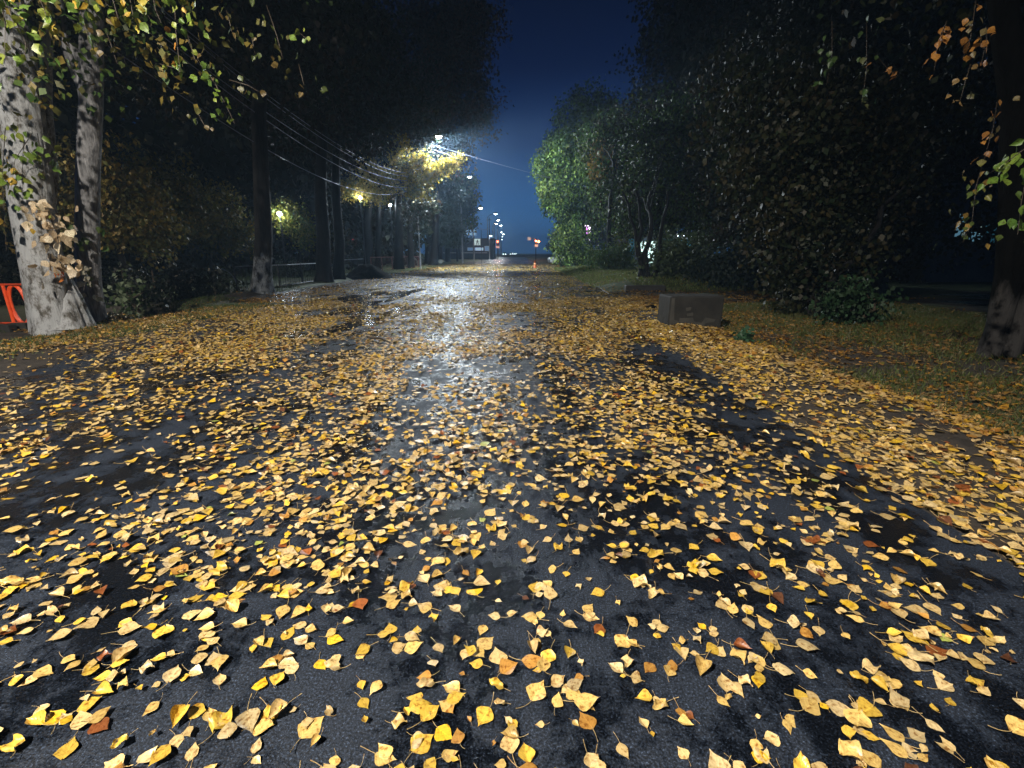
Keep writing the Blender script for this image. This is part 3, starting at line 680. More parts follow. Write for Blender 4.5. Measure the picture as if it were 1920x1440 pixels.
left_tree(748, 505, .42, 'poplar with a broad flared foot left of the thin lamp pole', 'bark_dark', 17, 16, 16000, leaf=.18,
          blobs=[(0, 0, 9, 3.2, 3.2, 2.6), (1.5, 0, 13, 3.4, 3.2, 3.2), (2.4, -1, 5.2, 1.6, 1.8, 1.4)])
b = ground_at(800, 503)
# the yellow crown right under the street lamp
tb = ground_at(770, 503); tb[2] -= .05; Yt = 40.0
yb = [tuple(P(a, c, Yy) - tb) + (rx, ry, rz) for a, c, Yy, rx, ry, rz in [(786, 300, 39.5, .8, .9, .55), (815, 316, 39.2, .9, .8, .5), (770, 322, 39, .8, 1.0, .7), (800, 330, 39, .9, 1.0, .7), (842, 308, 40, .8, .7, .4), (860, 298, 40.5, .5, .6, .3),
    (775, 352, 38.6, .8, 1.0, .6), (795, 362, 39, .45, .5, .3), (745, 300, 38.5, .9, 1.0, .7), (725, 335, 38, 1.0, 1.2, .9), (700, 360, 37.5, 1.0, 1.2, .7), (690, 320, 37.5, 1.1, 1.2, .9), (830, 318, 40, .5, .6, .35), (750, 268, 39, .8, .9, .5), (660, 350, 37, 1.0, 1.2, .8)]]
tree('poplar_tree', 'bright yellow leaved poplar crown glowing right beneath the big street lamp', tb, [simple_trunk(tb, 12, (.6, 0), .3, .1, .1, 21)], yb, 15000, .13, YELLOW, 'bark_dark', 'poplars in the left row', 21, limbs=7, clump=14, cr=.2)
# tall crowns leaning over the road behind the lamp
tb = ground_at(812, 497); tb[2] -= .05
yb = [tuple(P(a, c, 52) - tb) + (rx, ry, rz) for a, c, rx, ry, rz in [(850, 130, 4.0, 3, 3.6), (880, 200, 3.4, 3, 3.0), (790, 200, 4, 3, 4), (800, 60, 5, 3, 4), (880, 40, 3.0, 3, 3), (840, 280, 3.0, 3, 2.4), (700, 120, 5, 3, 5)]]
tree('poplar_tree', 'tall reddish brown poplar leaning over the road behind the big street lamp', tb, [simple_trunk(tb, 20, (2, 0), .45, .14, .2, 23)], yb, 42000, .24, [((.07, .035, .022), 3), ((.10, .05, .03), 1), ((.04, .03, .02), 2)], 'bark_dark', 'poplars in the left row', 23, limbs=9, cr=.5)
# far left trees in haze, right of the lamp pole
for k, (a, c, H, px2, lab) in enumerate([(803, 495, 14, 812, 'hazy dark tree right behind the thin lamp pole'), (822, 493, 14, 830, 'hazy tree with the pale trunk stripe between the lamp pole and utility pole'), (838, 491, 13, 845, 'last hazy tree of the left row beside the dark utility pole')]):
    left_tree(a, c, .45, lab, 'bark_dark', H, 30 + k, 13000, (.8, 0), [((.03, .05, .03), 2), ((.05, .06, .03), 1)], .26, [(0, 0, H * .5, 3.0, 3.0, H * .24), (1.6, 0, H * .72, 2.6, 2.8, H * .2), (1.5, 0, H * .32, 2.0, 2.4, 1.6)])
tb = ground_at(862, 486)
yb = [tuple(P(a, c, 82) - tb) + (rx, ry, rz) for a, c, rx, ry, rz in [(860, 380, 3.4, 3, 2.6), (872, 340, 2.0, 2, 2.0), (868, 420, 2.4, 2, 1.8), (884, 342, .8, 1, .9), (890, 366, .9, 1, .6)]]
tree('poplar_tree', 'far poplar whose outermost leaves glow beside a distant street lamp', tb, [simple_trunk(tb, 10, (0, 0), .4, .1, .1, 35)], yb, 9000, .3, MIXY + GREEN, 'bark_dark', 'poplars in the left row', 35, limbs=4, cr=.45)

# --- left background bushes, park trees
def bush(px_, py_, Y, r, pal, label, n=2500, leaf=.12, name='bush', cat='bush', group=None, seed=0, stems=True, z0=None, cr=.3):
    if Y is None: p = ground_at(px_, py_)
    else: p = P(px_, py_, Y)
    if z0 is not None: p[2] = z0
    t = thing(name, p, label, cat, group)
    if stems:
        rr = random.Random(seed)
        for k in range(3): MB().tube([(0, 0, -.05), (rr.uniform(-.3, .3) * r[0], rr.uniform(-.3, .3), r[2] * .7), (rr.uniform(-.6, .6) * r[0], rr.uniform(-.3, .3), r[2] * 1.3)], [.035, .025, .012], 6).build('stem', M['twig'], t)
    link('foliage', leaves_cloud([(0, 0, r[2] * .95, *r)], n, leaf, pal, seed=seed, clump=22, cr=cr, shell=.5), M['foliage'], t)['kind'] = 'stuff'
    return t
for k, (px2, Yb, rx, rz, H, lab) in enumerate([(100, 19, 2.2, 2.4, 4.6, 'yellowing bush behind the leaning poplar, left of the grey one'), (235, 20, 2.4, 2.3, 4.6, 'yellow green lit bush just right of the grey poplar'),
        (310, 24, 2.8, 2.2, 4.9, 'olive bushy tree around a thin dark curved trunk'), (395, 27, 2.6, 1.8, 4.6, 'dim brownish bushy tree above the right pair of lit windows')]):
    p = P(px2, 480, Yb); p[2] = -.8
    tree('park_tree', lab, p, [simple_trunk(p, 5.2, (-.5, 0), .16, .07, .15, 40 + k)], [(0, 0, H, rx, 2, rz), (.8, .4, H - 1.2, rx * .7, 1.4, 1.2)], 8000, .13, [((.16, .13, .03), 3), ((.10, .11, .03), 2), ((.22, .15, .03), 1)], 'bark_dark', 'park trees behind the left row', 40 + k, limbs=5, clump=20, cr=.22)
p = P(552, 440, 31); p[2] = -.4
tree('park_tree', 'small park tree with bright yellow green leaves beside the white lamp', p, [simple_trunk(p, 4.2, (.3, 0), .14, .06, .1, 46)], [(-.1, 0, 4.1, 1.1, 1.1, 1.1), (.6, 0, 3.2, .8, .8, 1.0)], 4200, .13, [((.20, .19, .03), 3), ((.10, .14, .03), 2)], 'bark_dark', 'park trees behind the left row', 46, limbs=4, clump=14, cr=.18)
for k, (px2, Yb, H) in enumerate([(660, 52, 5.5), (720, 56, 5.5), (600, 44, 4.2)]):
    p = P(px2, 480, Yb); p[2] = -.2
    tree('park_tree', ['dark park tree with glinting leaves left of the black mound trunk', 'glinting park tree over the reddish fence', 'dim park tree behind the paired dark trunks'][k], p, [simple_trunk(p, H, (0, 0), .2, .08, .15, 50 + k)],
         [(0, 0, H, 3.4, 2, 2.6), (1, 0, H - 2, 2.4, 1.6, 1.6)], 8000, .19, [((.06, .05, .03), 2), ((.10, .08, .04), 2), ((.04, .06, .03), 2)], 'bark_dark', 'park trees behind the left row', 50 + k, limbs=4, cr=.4)

def added_hedge(x0, x1, Y, h, label, pal=DEEP, z0=-.8, dens=550, seed=0):  # near-black foliage added to keep lamp light off the ground
    t = thing('added_hedge', ((x0 + x1) / 2, Y, z0), label, 'added_hedge'); L = x1 - x0; nb = int(L / 1.1) + 1
    bl = [(-L / 2 + (i + .5) * L / nb, 0, h * .5, .85, .6, h * .52) for i in range(nb)]
    link('foliage', leaves_cloud(bl, int(L * dens), .12, pal, seed=seed, clump=20, cr=.16, shell=.35), M['foliage'], t)['kind'] = 'stuff'
    mb = MB()
    for i in range(nb):
        link('stem', MB().tube([(bl[i][0], 0, -.05), (bl[i][0] + .1, 0, h * .8)], [.05, .02], 5).build('stem', M['twig'], t).data) if False else MB().tube([(bl[i][0], 0, -.05), (bl[i][0] + .1, 0, h * .8)], [.05, .02], 5).build('stem', M['twig'], t)
    return t
added_hedge(-21, -9.8, 15.5, 2.1, 'long black foliage screen added to block light beyond the left ditch', [((.008, .011, .006), 1)], seed=1)
added_hedge(-34, -17, 23.5, 3.0, 'taller black foliage screen added to block light before the low shop', [((.008, .011, .006), 1)], seed=2)
bush(262, 580, None, (.9, .6, .55), [((.05, .08, .03), 2), ((.16, .2, .12), 1)], 'sparse green sapling in the black ditch right of the grey poplar', 420, .11, 'shrub', 'shrub', seed=3, cr=.2)
bush(430, 548, None, (.8, .5, .6), [((.04, .05, .02), 2), ((.14, .16, .12), 1)], 'scraggly shrub at the left end of the rail fence', 500, .10, 'shrub', 'shrub', seed=4, cr=.2)
bush(548, 520, None, (1.3, .6, .8), [((.03, .04, .02), 2), ((.12, .14, .12), 1)], 'dark shrub behind the fence between two poplars', 900, .11, 'shrub', 'shrub', seed=5, cr=.25)

# ------------------------------------------------------------------ right side trees
def right_tree(base, label, blobs, n, leaf, pal, H=9, r0=.22, seed=0, bk='bark_dark', lean=(0, 0), group='trees in the right row', stems=1, limbs=6, cr=.34, extra=None, name='park_tree'):
    rr = random.Random(seed); tr = []
    for k in range(stems):
        p, rad = simple_trunk(base, H, (lean[0] + rr.uniform(-1.2, 1.2) * (stems > 1), lean[1] + rr.uniform(-.5, .5) * (stems > 1)), r0 * (1 if k == 0 else .7), r0 * .3, .12, seed + k)
        if k: p = [(x + (k - stems / 2) * .28, y, z) for x, y, z in p]
        tr.append((p, rad))
    return tree(name, label, base, tr, blobs, n, leaf, pal, bk, group, seed, limbs, seg=22, rings=36, cr=cr, extra=extra)
def blobs_at(base, lst): return [tuple(P(a, c, Y) - base) + (rx, ry, rz) for a, c, Y, rx, ry, rz in lst]
bA = P(1085, 497, 50); bA[2] = 0
right_tree(bA, 'tall bright green tree at the street edge, leafy down to the ground', blobs_at(bA, [(1045, 310, 50, 2.6, 2.4, 1.9), (1060, 380, 50, 2.4, 2.2, 2.2), (1075, 450, 49, 2.3, 1.6, 2.0), (1100, 300, 50, 3.6, 3, 3.2), (1110, 220, 51, 4.0, 3, 2.6), (1130, 370, 50, 3, 2.6, 2.6), (1050, 270, 51, 1.9, 2, 1.4), (1035, 355, 50, 1.6, 2, 1.4), (1090, 482, 48.5, 1.9, 1.2, .9), (1060, 470, 49, 1.4, 1, 1.2)]),
           44000, .20, LIME + GREEN, 12, .3, 61, stems=2, limbs=9, cr=.36)
bB = ground_at(1140, 505); bB[2] -= .05
right_tree(bB, 'green tree with a dark bare trunk right of the magenta sign', blobs_at(bB, [(1150, 350, 36, 2.2, 2.2, 2.2), (1180, 280, 37, 3.0, 2.5, 2.4), (1130, 260, 37, 2.0, 2.2, 1.6), (1200, 390, 36, 1.9, 1.8, 1.3), (1170, 420, 36, 1.2, 1.4, .7)]), 26000, .15, GREEN + OLIVE, 8, .2, 63, extra=[(blobs_at(bB, [(1132, 300, 35.5, .9, 1, .9), (1125, 330, 35, .4, .5, .5)]), 1500, .15, [((.28, .17, .03), 1), ((.2, .13, .03), 1)])])
bC = ground_at(1212, 521); bC[2] -= .05
right_tree(bC, 'many stemmed tree on the grass mound with slanting dark trunks', blobs_at(bC, [(1230, 330, 26, 2.3, 2.2, 1.9), (1225, 395, 25, 1.6, .9, .9), (1250, 300, 25, 2, 1, 1.6), (1200, 400, 26, 1.3, 1.4, 1.0), (1260, 400, 26.5, 1.4, 1.6, 1.1), (1290, 300, 27, 2.2, 2, 2.0), (1230, 240, 27, 2.4, 2, 1.7), (1185, 432, 26, .7, .8, .5)]), 30000, .115, GREEN + DEEP, 3.6, .15, 64, stems=4)
bD = ground_at(1298, 512); bD[2] -= .05
right_tree(bD, 'slender tree behind the round bush on the grass mound', blobs_at(bD, [(1320, 350, 30, 2.4, 2, 2.0), (1370, 400, 30, 2.2, 2, 1.8), (1330, 430, 30, 1.4, 1.4, .8), (1340, 250, 31, 3, 2, 2.6)]), 26000, .13, OLIVE + GREEN, 7, .2, 65, stems=2)
bE = P(1390, 540, 21); bE[2] = float(hgt(bE[0], bE[1]))
right_tree(bE, 'olive brown tree behind the concrete box beyond the side road', blobs_at(bE, [(1430, 360, 21, 2.2, 2, 1.9), (1380, 280, 22, 2.0, 2, 1.7), (1470, 260, 21, 2.6, 2, 2.0), (1500, 400, 20, 2.0, 2, 1.6), (1420, 170, 22, 2.6, 2, 1.9), (1400, 440, 20, 1.0, 1, .6)]), 34000, .11, OLIVE + BROWN, 7, .2, 66, stems=2)
bF = ground_at(1524, 590); bF[2] -= .05
right_tree(bF, 'leaning tree with branches hanging low over the right verge', blobs_at(bF, [(1520, 470, 10.2, 1.0, .9, .7), (1500, 400, 9.9, .9, .7, .7), (1545, 250, 10, 1.2, .8, 1.0), (1505, 530, 10.0, .4, .3, .35), (1450, 330, 11, 1.3, 1.2, .9), (1560, 330, 11, 1.7, 1.4, 1.2), (1500, 510, 10.3, .5, .5, .4), (1600, 430, 11, 1.0, 1, .8), (1480, 200, 11.5, 2.0, 1.6, 1.4), (1450, 452, 10.5, .45, .5, .15), (1640, 250, 11, 1.8, 1.5, 1.4)]), 36000, .085, OLIVE + DEEP, 2.6, .13, 67, stems=2, cr=.24, limbs=5)
bG = P(1640, 560, 16); bG[2] = float(hgt(bG[0], bG[1]))
right_tree(bG, 'almost black tall tree behind the low hanging branches', blobs_at(bG, [(1640, 300, 16, 2.6, 2, 2.6), (1740, 240, 17, 2.6, 2, 2.6), (1600, 120, 17, 3.2, 2, 2), (1700, 430, 16.5, 1.8, 1.6, 1.4), (1560, 40, 17, 3, 2.5, 1.8), (1835, 400, 15, .9, .5, .7), (1870, 440, 15, .8, .5, .6)]), 26000, .12, [((.018, .022, .01), 2), ((.03, .026, .012), 1)], 9, .25, 68)
bI = P(1300, 520, 40); bI[2] = .1
right_tree(bI, 'very tall dark tree rising above the middle of the right row', blobs_at(bI, [(1290, 130, 40, 5.0, 3, 4.4), (1230, 220, 40, 3.6, 3, 2.6), (1360, 60, 40, 5, 3, 4.4), (1290, 20, 41, 4.2, 3, 3.4), (1400, 200, 38, 4, 3, 3.4)]), 36000, .20, BROWN + DEEP, 16, .4, 69, cr=.45)
bJ = P(1480, 520, 28); bJ[2] = .1
right_tree(bJ, 'tall black tree filling the upper right sky', blobs_at(bJ, [(1480, 80, 28, 4.4, 3, 3.4), (1600, 0, 28, 4.6, 3, 3.4), (1420, -40, 28, 4, 3, 3), (1720, 90, 26, 4.2, 3, 3.4)]), 26000, .17, DEEP + BROWN, 14, .4, 70, cr=.4)
# big double trunk at the right
bH = ground_at(1868, 664); bH[2] -= .05; YH = float(bH[1])
pH1 = rel(bH, P(1854, 668, YH), P(1872, 612, YH), P(1892, 520, YH), P(1904, 400, YH), P(1906, 200, YH), P(1880, 0, YH), P(1850, -200, YH))
pH2 = rel(bH, P(1886, 676, YH - .1), P(1908, 622, YH - .1), P(1940, 520, YH - .1), P(1966, 380, YH - .1), P(1990, 200, YH - .1), P(2000, 0, YH - .1))
T2 = tree('poplar_tree', 'dark double trunked tree at the right with dull whitewashed feet', bH, [(pH1, [.115, .11, .13, .15, .14, .12, .1]), (pH2, [.11, .105, .11, .12, .11, .1])],
     [(.3, .5, 5.2, 2.4, 2, 1.4), (1.5, 0, 4.0, 1.2, 1.2, 1.0), (0, 1.2, 7, 3, 2.5, 1.5)], 12000, .085, DEEP, 'bark_dull', seed=72, limbs=5, seg=36, rings=60, groove=.05, flare=.08, clump=20, cr=.24)
for k, (pp, nl, cl, sp, Yk, sz) in enumerate([
        ([(1775, 40), (1756, 90), (1752, 132)], 15, CO, .035, 5.0, .062), ([(1830, 0), (1820, 70), (1805, 110)], 18, CO + [(.22, .18, .08)], .055, 5.0, .062), ([(1850, 50), (1850, 75), (1840, 120)], 9, CO, .04, 5.0, .06),
        ([(1820, 120), (1808, 160), (1800, 190)], 9, [(.3, .2, .08), (.12, .12, .05)], .05, 5.0, .06), ([(1870, 190), (1862, 240), (1845, 300)], 14, CO + [(.2, .16, .06)], .06, 5.2, .066), ([(1848, 290), (1830, 350), (1822, 420), (1805, 455)], 34, [(.20, .20, .05), (.3, .2, .05), (.10, .15, .04)], .10, 5.2, .066),
        ([(1920, 280), (1880, 310), (1855, 325)], 16, [(.14, .26, .04), (.2, .3, .05)], .05, 4.0, .075), ([(1930, 300), (1915, 380), (1908, 440)], 26, [(.10, .22, .04), (.16, .28, .05)], .08, 4.0, .075),
        ([(1560, 40), (1560, 100), (1550, 160)], 16, [(.05, .10, .03)], .10, 6.5, .08), ([(1625, 40), (1625, 130), (1615, 195)], 18, [(.05, .10, .03), (.1, .12, .05)], .10, 6.5, .08), ([(1640, 100), (1665, 130), (1684, 142)], 6, CO, .06, 6.5, .07)]):
    branch(T2, 'drooping_branch', [P(a, c, Yk) for a, c in pp], nl, sz, cl, sp, seed=90 + k, rad=.004)

# bushes and verge plants on the right
bush(1150, 506, None, (1.5, 1.0, .85), GREEN, 'low dark green bush on the grass mound left of the slanting stems', 4200, .12, group='bushes on the grass mound', seed=11)
bush(1264, 520, None, (1.5, 1.0, .9), [((.05, .075, .03), 2), ((.09, .12, .05), 1)], 'rounded leafy bush above the dark kerb slab on the mound', 5200, .11, group='bushes on the grass mound', seed=12)
bush(1372, 532, None, (1.8, 1.0, .8), [((.02, .035, .025), 2), ((.05, .07, .05), 1)], 'dim bluish bush at the far side of the side road', 3800, .12, seed=13)
bush(1090, 497, None, (2.2, 1.0, .95), LIME, 'bush at the foot of the bright green tree by the street', 4200, .16, seed=14)
bush(1596, 606, None, (.55, .5, .42), [((.02, .05, .02), 3), ((.04, .09, .04), 1)], 'dark green shrub beside the leaning tree on the right verge', 1600, .07, 'shrub', 'shrub', seed=15, cr=.13)
bush(1386, 640, None, (.20, .16, .11), [((.04, .10, .05), 2), ((.03, .07, .04), 1)], 'tiny blue green weed right of the concrete box', 160, .06, 'weed', 'weed', seed=16, stems=False, cr=.06)
bush(1560, 596, None, (.4, .3, .35), [((.03, .06, .03), 2), ((.1, .12, .08), 1)], 'thin shrub between the leaning trunk and the dark green shrub', 500, .07, 'shrub', 'shrub', seed=17, cr=.12)

# far trees closing the street
for k, (px2, Y, H, n_) in enumerate([(1075, 85, 13, 9000), (1110, 120, 14, 7000), (1045, 170, 10, 4000), (1160, 95, 15, 9000)]):
    p = P(px2, 480, Y); p[2] = 0
    tree('far_tree', ['far hazy tree behind the bright green street tree', 'hazy tree beyond the magenta sign', 'tiny hazy tree above the orange traffic signal', 'hazy tall tree behind the green tree with the bare trunk'][k], p, [simple_trunk(p, H * .7, (0, 0), .3, .1, .1, 110 + k)],
         [(0, 0, H * .6, 3.5, 3, H * .35), (1, 0, H * .4, 4, 3, H * .25)], n_, .4, DEEP + GREEN, 'bark_dark', 'far trees at the end of the street', 110 + k, limbs=3, cr=.6)

def wood(name, lst, n, pal, seed):
    o = link(name, leaves_cloud(lst, int(n * 1.3), .46, pal, seed=seed, clump=40, cr=.8, shell=.35), M['foliage']); o['kind'] = 'stuff'
NIGHT = [((.02, .024, .012), 2), ((.03, .026, .014), 1), ((.014, .02, .012), 1)]
wood('woods', [(-16 - 3.6 * k, 44 + (k % 3) * 4, 8 + (k % 2) * 3, 4.0, 4.0, 9.5) for k in range(15)] + [(-14 - 3.6 * k, 40 + (k % 3) * 3, 17, 3.6, 4.0, 5) for k in range(13)], 52000, NIGHT, 201)
wood('woods', [(-19 - 4 * k, 30, 12 + (k % 2) * 2, 4, 3.5, 4.5) for k in range(7)] , 16000, NIGHT, 203)
wood('woods', [(15 + 3.6 * k, 38 - (k % 3) * 4, 8 + (k % 2) * 3, 4.0, 4.0, 9.5) for k in range(13)] + [(14 + 3.6 * k, 36 + (k % 3) * 3, 17, 3.8, 4.0, 5.5) for k in range(12)], 52000, NIGHT, 202)
wood('woods', [(-13.5 - 3.3 * k, 52 + (k % 2) * 3, 4.5, 3.2, 2, 5.5) for k in range(18)] + [(-24 - 4 * k, 36, 5, 3.5, 2, 5.5) for k in range(9)], 40000, NIGHT, 205)
wood('woods', [(-17 - 3.3 * k, 60, 9.5, 3.2, 2, 4.5) for k in range(18)] + [(-19 - 3.5 * k, 38, 9, 3, 2, 3.5) for k in range(8)], 42000, NIGHT, 206)
wood('woods', [(17 + 3.2 * k, 29 - (k % 2) * 2, 2.6, 3, 2, 3.4) for k in range(11)], 20000, NIGHT, 207)
# ------------------------------------------------------------------ grass
def grass(name, n, region, pal, h=.07, seed=0):
    r = np.random.default_rng(seed); x, y = [], []
    X = r.uniform(region[0], region[1], n); Y = r.uniform(region[2], region[3], n)
    k = fbm(X, Y, 1.6, 9) > r.uniform(.30, .5, n); X, Y = X[k], Y[k]
    k = ~road_mask(X, Y); X, Y = X[k], Y[k]
    m_ = len(X); Z = hgt(X, Y) - .01; a = r.uniform(0, 6.28, m_); w = .006 + Y * .0005; H = h * r.uniform(.5, 1.5, m_)
    lx, ly = r.normal(0, .5, m_) * H, r.normal(0, .5, m_) * H
    V = np.stack([np.stack([X - np.cos(a) * w, Y - np.sin(a) * w, Z], -1), np.stack([X + np.cos(a) * w, Y + np.sin(a) * w, Z], -1), np.stack([X + lx, Y + ly, Z + H], -1)], 1).reshape(-1, 3)
    pc = np.array(pal)[r.integers(0, len(pal), m_)] * r.uniform(.7, 1.3, m_)[:, None]
    o = link(name, arrays(name, V, np.arange(m_ * 3).reshape(-1, 3), np.repeat(pc, 3, 0)), M['foliage']); o['kind'] = 'stuff'
grass('grass', 90000, (4.0, 10.5, 2.5, 13), [(.06, .09, .02), (.09, .11, .03), (.12, .10, .04)], .06, 1)
grass('grass', 60000, (3.3, 12, 18.4, 46), [(.13, .19, .04), (.17, .22, .05), (.17, .16, .07)], .09, 2)  # mound blades coloured brighter to carry the street lamp's light
grass('grass', 26000, (-11, -6.8, 5, 20), [(.05, .08, .02), (.08, .10, .03)], .07, 3)

# ------------------------------------------------------------------ street lamps
def light_for(parent, kind, loc, target, power, color, size=.25, cone=150, blend=.7):
    L = bpy.data.lights.new('lamp_light', kind); L.energy = power; L.color = color
    if kind == 'SPOT': L.spot_size = math.radians(cone); L.spot_blend = blend
    L.shadow_soft_size = size
    o = bpy.data.objects.new('lamp_light', L); COL.objects.link(o); o.parent = parent
    o.location = loc; d = Vector(target) - Vector(loc); o.rotation_euler = d.to_track_quat('-Z', 'Y').to_euler()
    return o
def street_lamp(base, head, label, power, color, mt, group='street lamps along the road', cone=150, aim=(0, -4, -8), hs=1.0, r=.09, size=.2, tilt=.35, rz=0.0, lens=1.0, blend=.7):
    base = np.array(base, float); head = np.array(head, float); h = head - base
    t = thing('street_lamp', tuple(base), label, 'street lamp', group)
    poleh = h[2] - .9 * hs
    MB().tube([(0, 0, -.1), (0, 0, poleh * .5), (0, 0, poleh)], [r * 1.25, r, r * .75], 12).build('pole', M['steel'], t, smooth=True)
    pts = [(0, 0, poleh - .05)] + [(h[0] * (1 - math.cos(a)), h[1] * (1 - math.cos(a)), poleh + .85 * hs * math.sin(a)) for a in np.linspace(.15, math.pi / 2, 7)]
    MB().tube(pts, r * .55, 8).build('arm', M['steel_dark'], t, smooth=True)
    yaw = math.atan2(h[1], h[0]) if abs(h[0]) + abs(h[1]) > .05 else 0
    hd = MB().prism([(-.42 * hs, 0), (.42 * hs, -.02), (.45 * hs, .05 * hs), (.1, .13 * hs), (-.38 * hs, .10 * hs)], -.16 * hs, .16 * hs).build('head', M['steel_dark'], t, tuple(h), bevel=.01)
    hd.rotation_euler = (tilt, 0, yaw)
    ln = MB(); n0 = 5
    for i in range(n0):
        a = i / (n0 - 1) * math.pi / 2; c_, s_ = max(.05, math.cos(a)), math.sin(a)
        for k in range(16): q = 2 * math.pi * k / 16; ln.v.append((.02 + .25 * hs * lens * c_ * math.cos(q), .20 * hs * lens * c_ * math.sin(q), -.004 - .20 * hs * lens * s_))
        if i:
            for k in range(16): ln.f.append(((i - 1) * 16 + k, (i - 1) * 16 + (k + 1) % 16, i * 16 + (k + 1) % 16, i * 16 + k))
    ln.f.append(tuple(range((n0 - 1) * 16, n0 * 16)))
    ln = ln.build('lens', mt, hd, smooth=True)
    if power > 0: light_for(t, 'SPOT', tuple(h + np.array([0, -.05, -.25])), tuple(h + np.array(aim)), power, color, size, cone, blend)
    return t
COLD, WARM = (.82, .93, 1.0), (1.0, .84, .62)
# behind the camera: the one that lights the foreground
street_lamp((-7.0, NEAR_LAMP[1], .05), NEAR_LAMP, 'street lamp on the left roadside lighting the near leaves from behind', NEAR_POWER, (1.0, .92, .80), M['lamp_warm'], None, 112, (.3, 6.6, -8.6), size=.12)
# the big one ahead
h0 = P(822, 254, 42); hb = ground_at(787, 501); hb = np.array([P(787, 470, 42)[0], 42, .02])
street_lamp(hb, h0, 'nearest street lamp ahead, bright white above the yellow crown', MAIN_POWER, COLD, M['lamp_cold'], cone=174, aim=(2.6, .5, -8), hs=1.15, blend=.25, tilt=.5, r=.05)
for px2, py2, Y, pw, c, mt, dx, lab in [
        (880, 330, 70, 2500, COLD, 'lamp_dim', -1.3, 'small street lamp beside glowing leaves above the far poplar'),
        (901, 389, 92, 3000, WARM, 'lamp_warm', -1.5, 'second brightest street lamp, warm white glare beyond the far poplar'),
        (929, 400, 112, 2500, COLD, 'lamp_dim', -1.9, 'small cold street lamp at the end of a long curved arm'),
        (934, 412, 140, 3500, WARM, 'lamp_warm', -1.2, 'topmost of the cluster of distant warm street lamps'),
        (930, 419, 165, 3500, WARM, 'lamp_warm', -1.2, 'left one of the cluster of distant warm street lamps'),
        (939, 422, 185, 3500, COLD, 'lamp_cold', -1.2, 'right one of the cluster of distant street lamps'),
        (940, 435, 230, 5000, COLD, 'lamp_cold', -1.2, 'distant lamp midway down the receding lamp row'),
        (944, 439, 270, 0, COLD, 'lamp_cold', -1.2, 'tiny distant lamp right of the one midway down'),
        (942, 443, 310, 0, COLD, 'lamp_dim', -1.2, 'very tiny distant lamp below the midway one'),
        (941, 449, 360, 0, COLD, 'lamp_dim', -1.2, 'tiniest lowest lamp just above the red traffic signal')]:
    h = P(px2, py2, Y)
    street_lamp((h[0] + dx, Y, 0), h, lab, pw, c, M[mt], cone=160, hs=1.1 if Y < 100 else 1.3, r=.08 + Y * .0003, tilt=.5, lens=1.2)
h = P(920, 436, 100)
street_lamp((h[0] - .3, 100, 0), P(920, 441, 100), 'small round lamp low on the pole left of the red signal', 1500, COLD, M['lamp_cold'], cone=160, tilt=.5)

def park_lamp(px2, py2, Y, label, power, base_z, color=COLD, m='lamp_cold'):
    h = P(px2, py2, Y); t = thing('park_lamp', (h[0], h[1], base_z), label, 'park lamp', 'park lamps in the left park'); H = h[2] - base_z
    MB().tube([(0, 0, -.05), (0, 0, H - .12)], [.05, .035], 8).build('pole', M['steel_dark'], t)
    mb = MB(); mb.tube([(0, 0, H - .12), (0, 0, H - .08), (0, 0, H), (0, 0, H + .08), (0, 0, H + .12)], [.04, .10, .13, .10, .03], 12); mb.build('globe', M[m], t, smooth=True)
    MB().tube([(0, 0, H + .125), (0, 0, H + .17)], [.14, .03], 12).build('cap', M['steel_dark'], t)
    light_for(t, 'POINT', (.0, -.32, H), (0, -1, H - 1), power, color, .14)
park_lamp(524, 401, 30, 'white park lamp beside the small yellow green tree', 150, -.6)
park_lamp(675, 371, 37, 'white park lamp shining between two dark poplar trunks', 140, -.2)
park_lamp(731, 384, 42, 'white park lamp seen through leaves left of the thin pole', 120, -.1)
park_lamp(44, 330, 17.2, 'unseen lamp added behind the thick leaning poplar to light the bushes', 260, -.8, WARM, 'lamp_warm')  # added lamp, out of sight, to brighten the left bushes

# ------------------------------------------------------------------ poles, cables
def utility_pole(px2, Y, ztop, label, r=.13, m='bark_dark'):
    x = P(px2, 470, Y)[0]; t = thing('utility_pole', (x, Y, 0), label, 'utility pole', 'utility poles on the left')
    MB().tube([(0, 0, -.1), (0, 0, ztop)], [r, r * .75], 10).build('pole', M[m], t, smooth=True)
    MB().box((0, 0, ztop - .5), (1.1, .09, .1)).build('crossarm', M[m], t)
    for k in (-.45, .45): MB().tube([(k, 0, ztop - .45), (k, 0, ztop - .3)], [.04, .03], 8).build('insulator', M['white_paint'], t)
    return x
xa = float(hb[0]); xb = utility_pole(857, 78, 7.6, 'dark utility pole beside the last hazy tree', .17)
xc = utility_pole(888, 92, 8.6, 'slim hazy utility pole above the pedestrian sign', .10)
xd = utility_pole(918, 104, 8.8, 'hazy pole joined by a sagging cable left of the red signal', .10)
xn = -10.3
utility_pole(-501, 5.2, 8.6, 'utility pole at the left roadside, outside the picture')
xn = P(-420, 470, 6.5)[0]
def cable(a, b, sag, label, r=.014, grp='overhead cables on the left', n=28):
    a, b = Vector([float(q) for q in a]), Vector([float(q) for q in b]); r0 = r
    pts = [a.lerp(b, i / (n - 1)) - Vector((0, 0, 4 * sag * (i / (n - 1)) * (1 - i / (n - 1)))) for i in range(n)]
    o = MB().tube(pts, r0, 6).build('overhead_cable', M['cable'], smooth=True); return tag(o, label, 'cable', grp)
near = lambda px2, py2: P(px2, py2, 10)
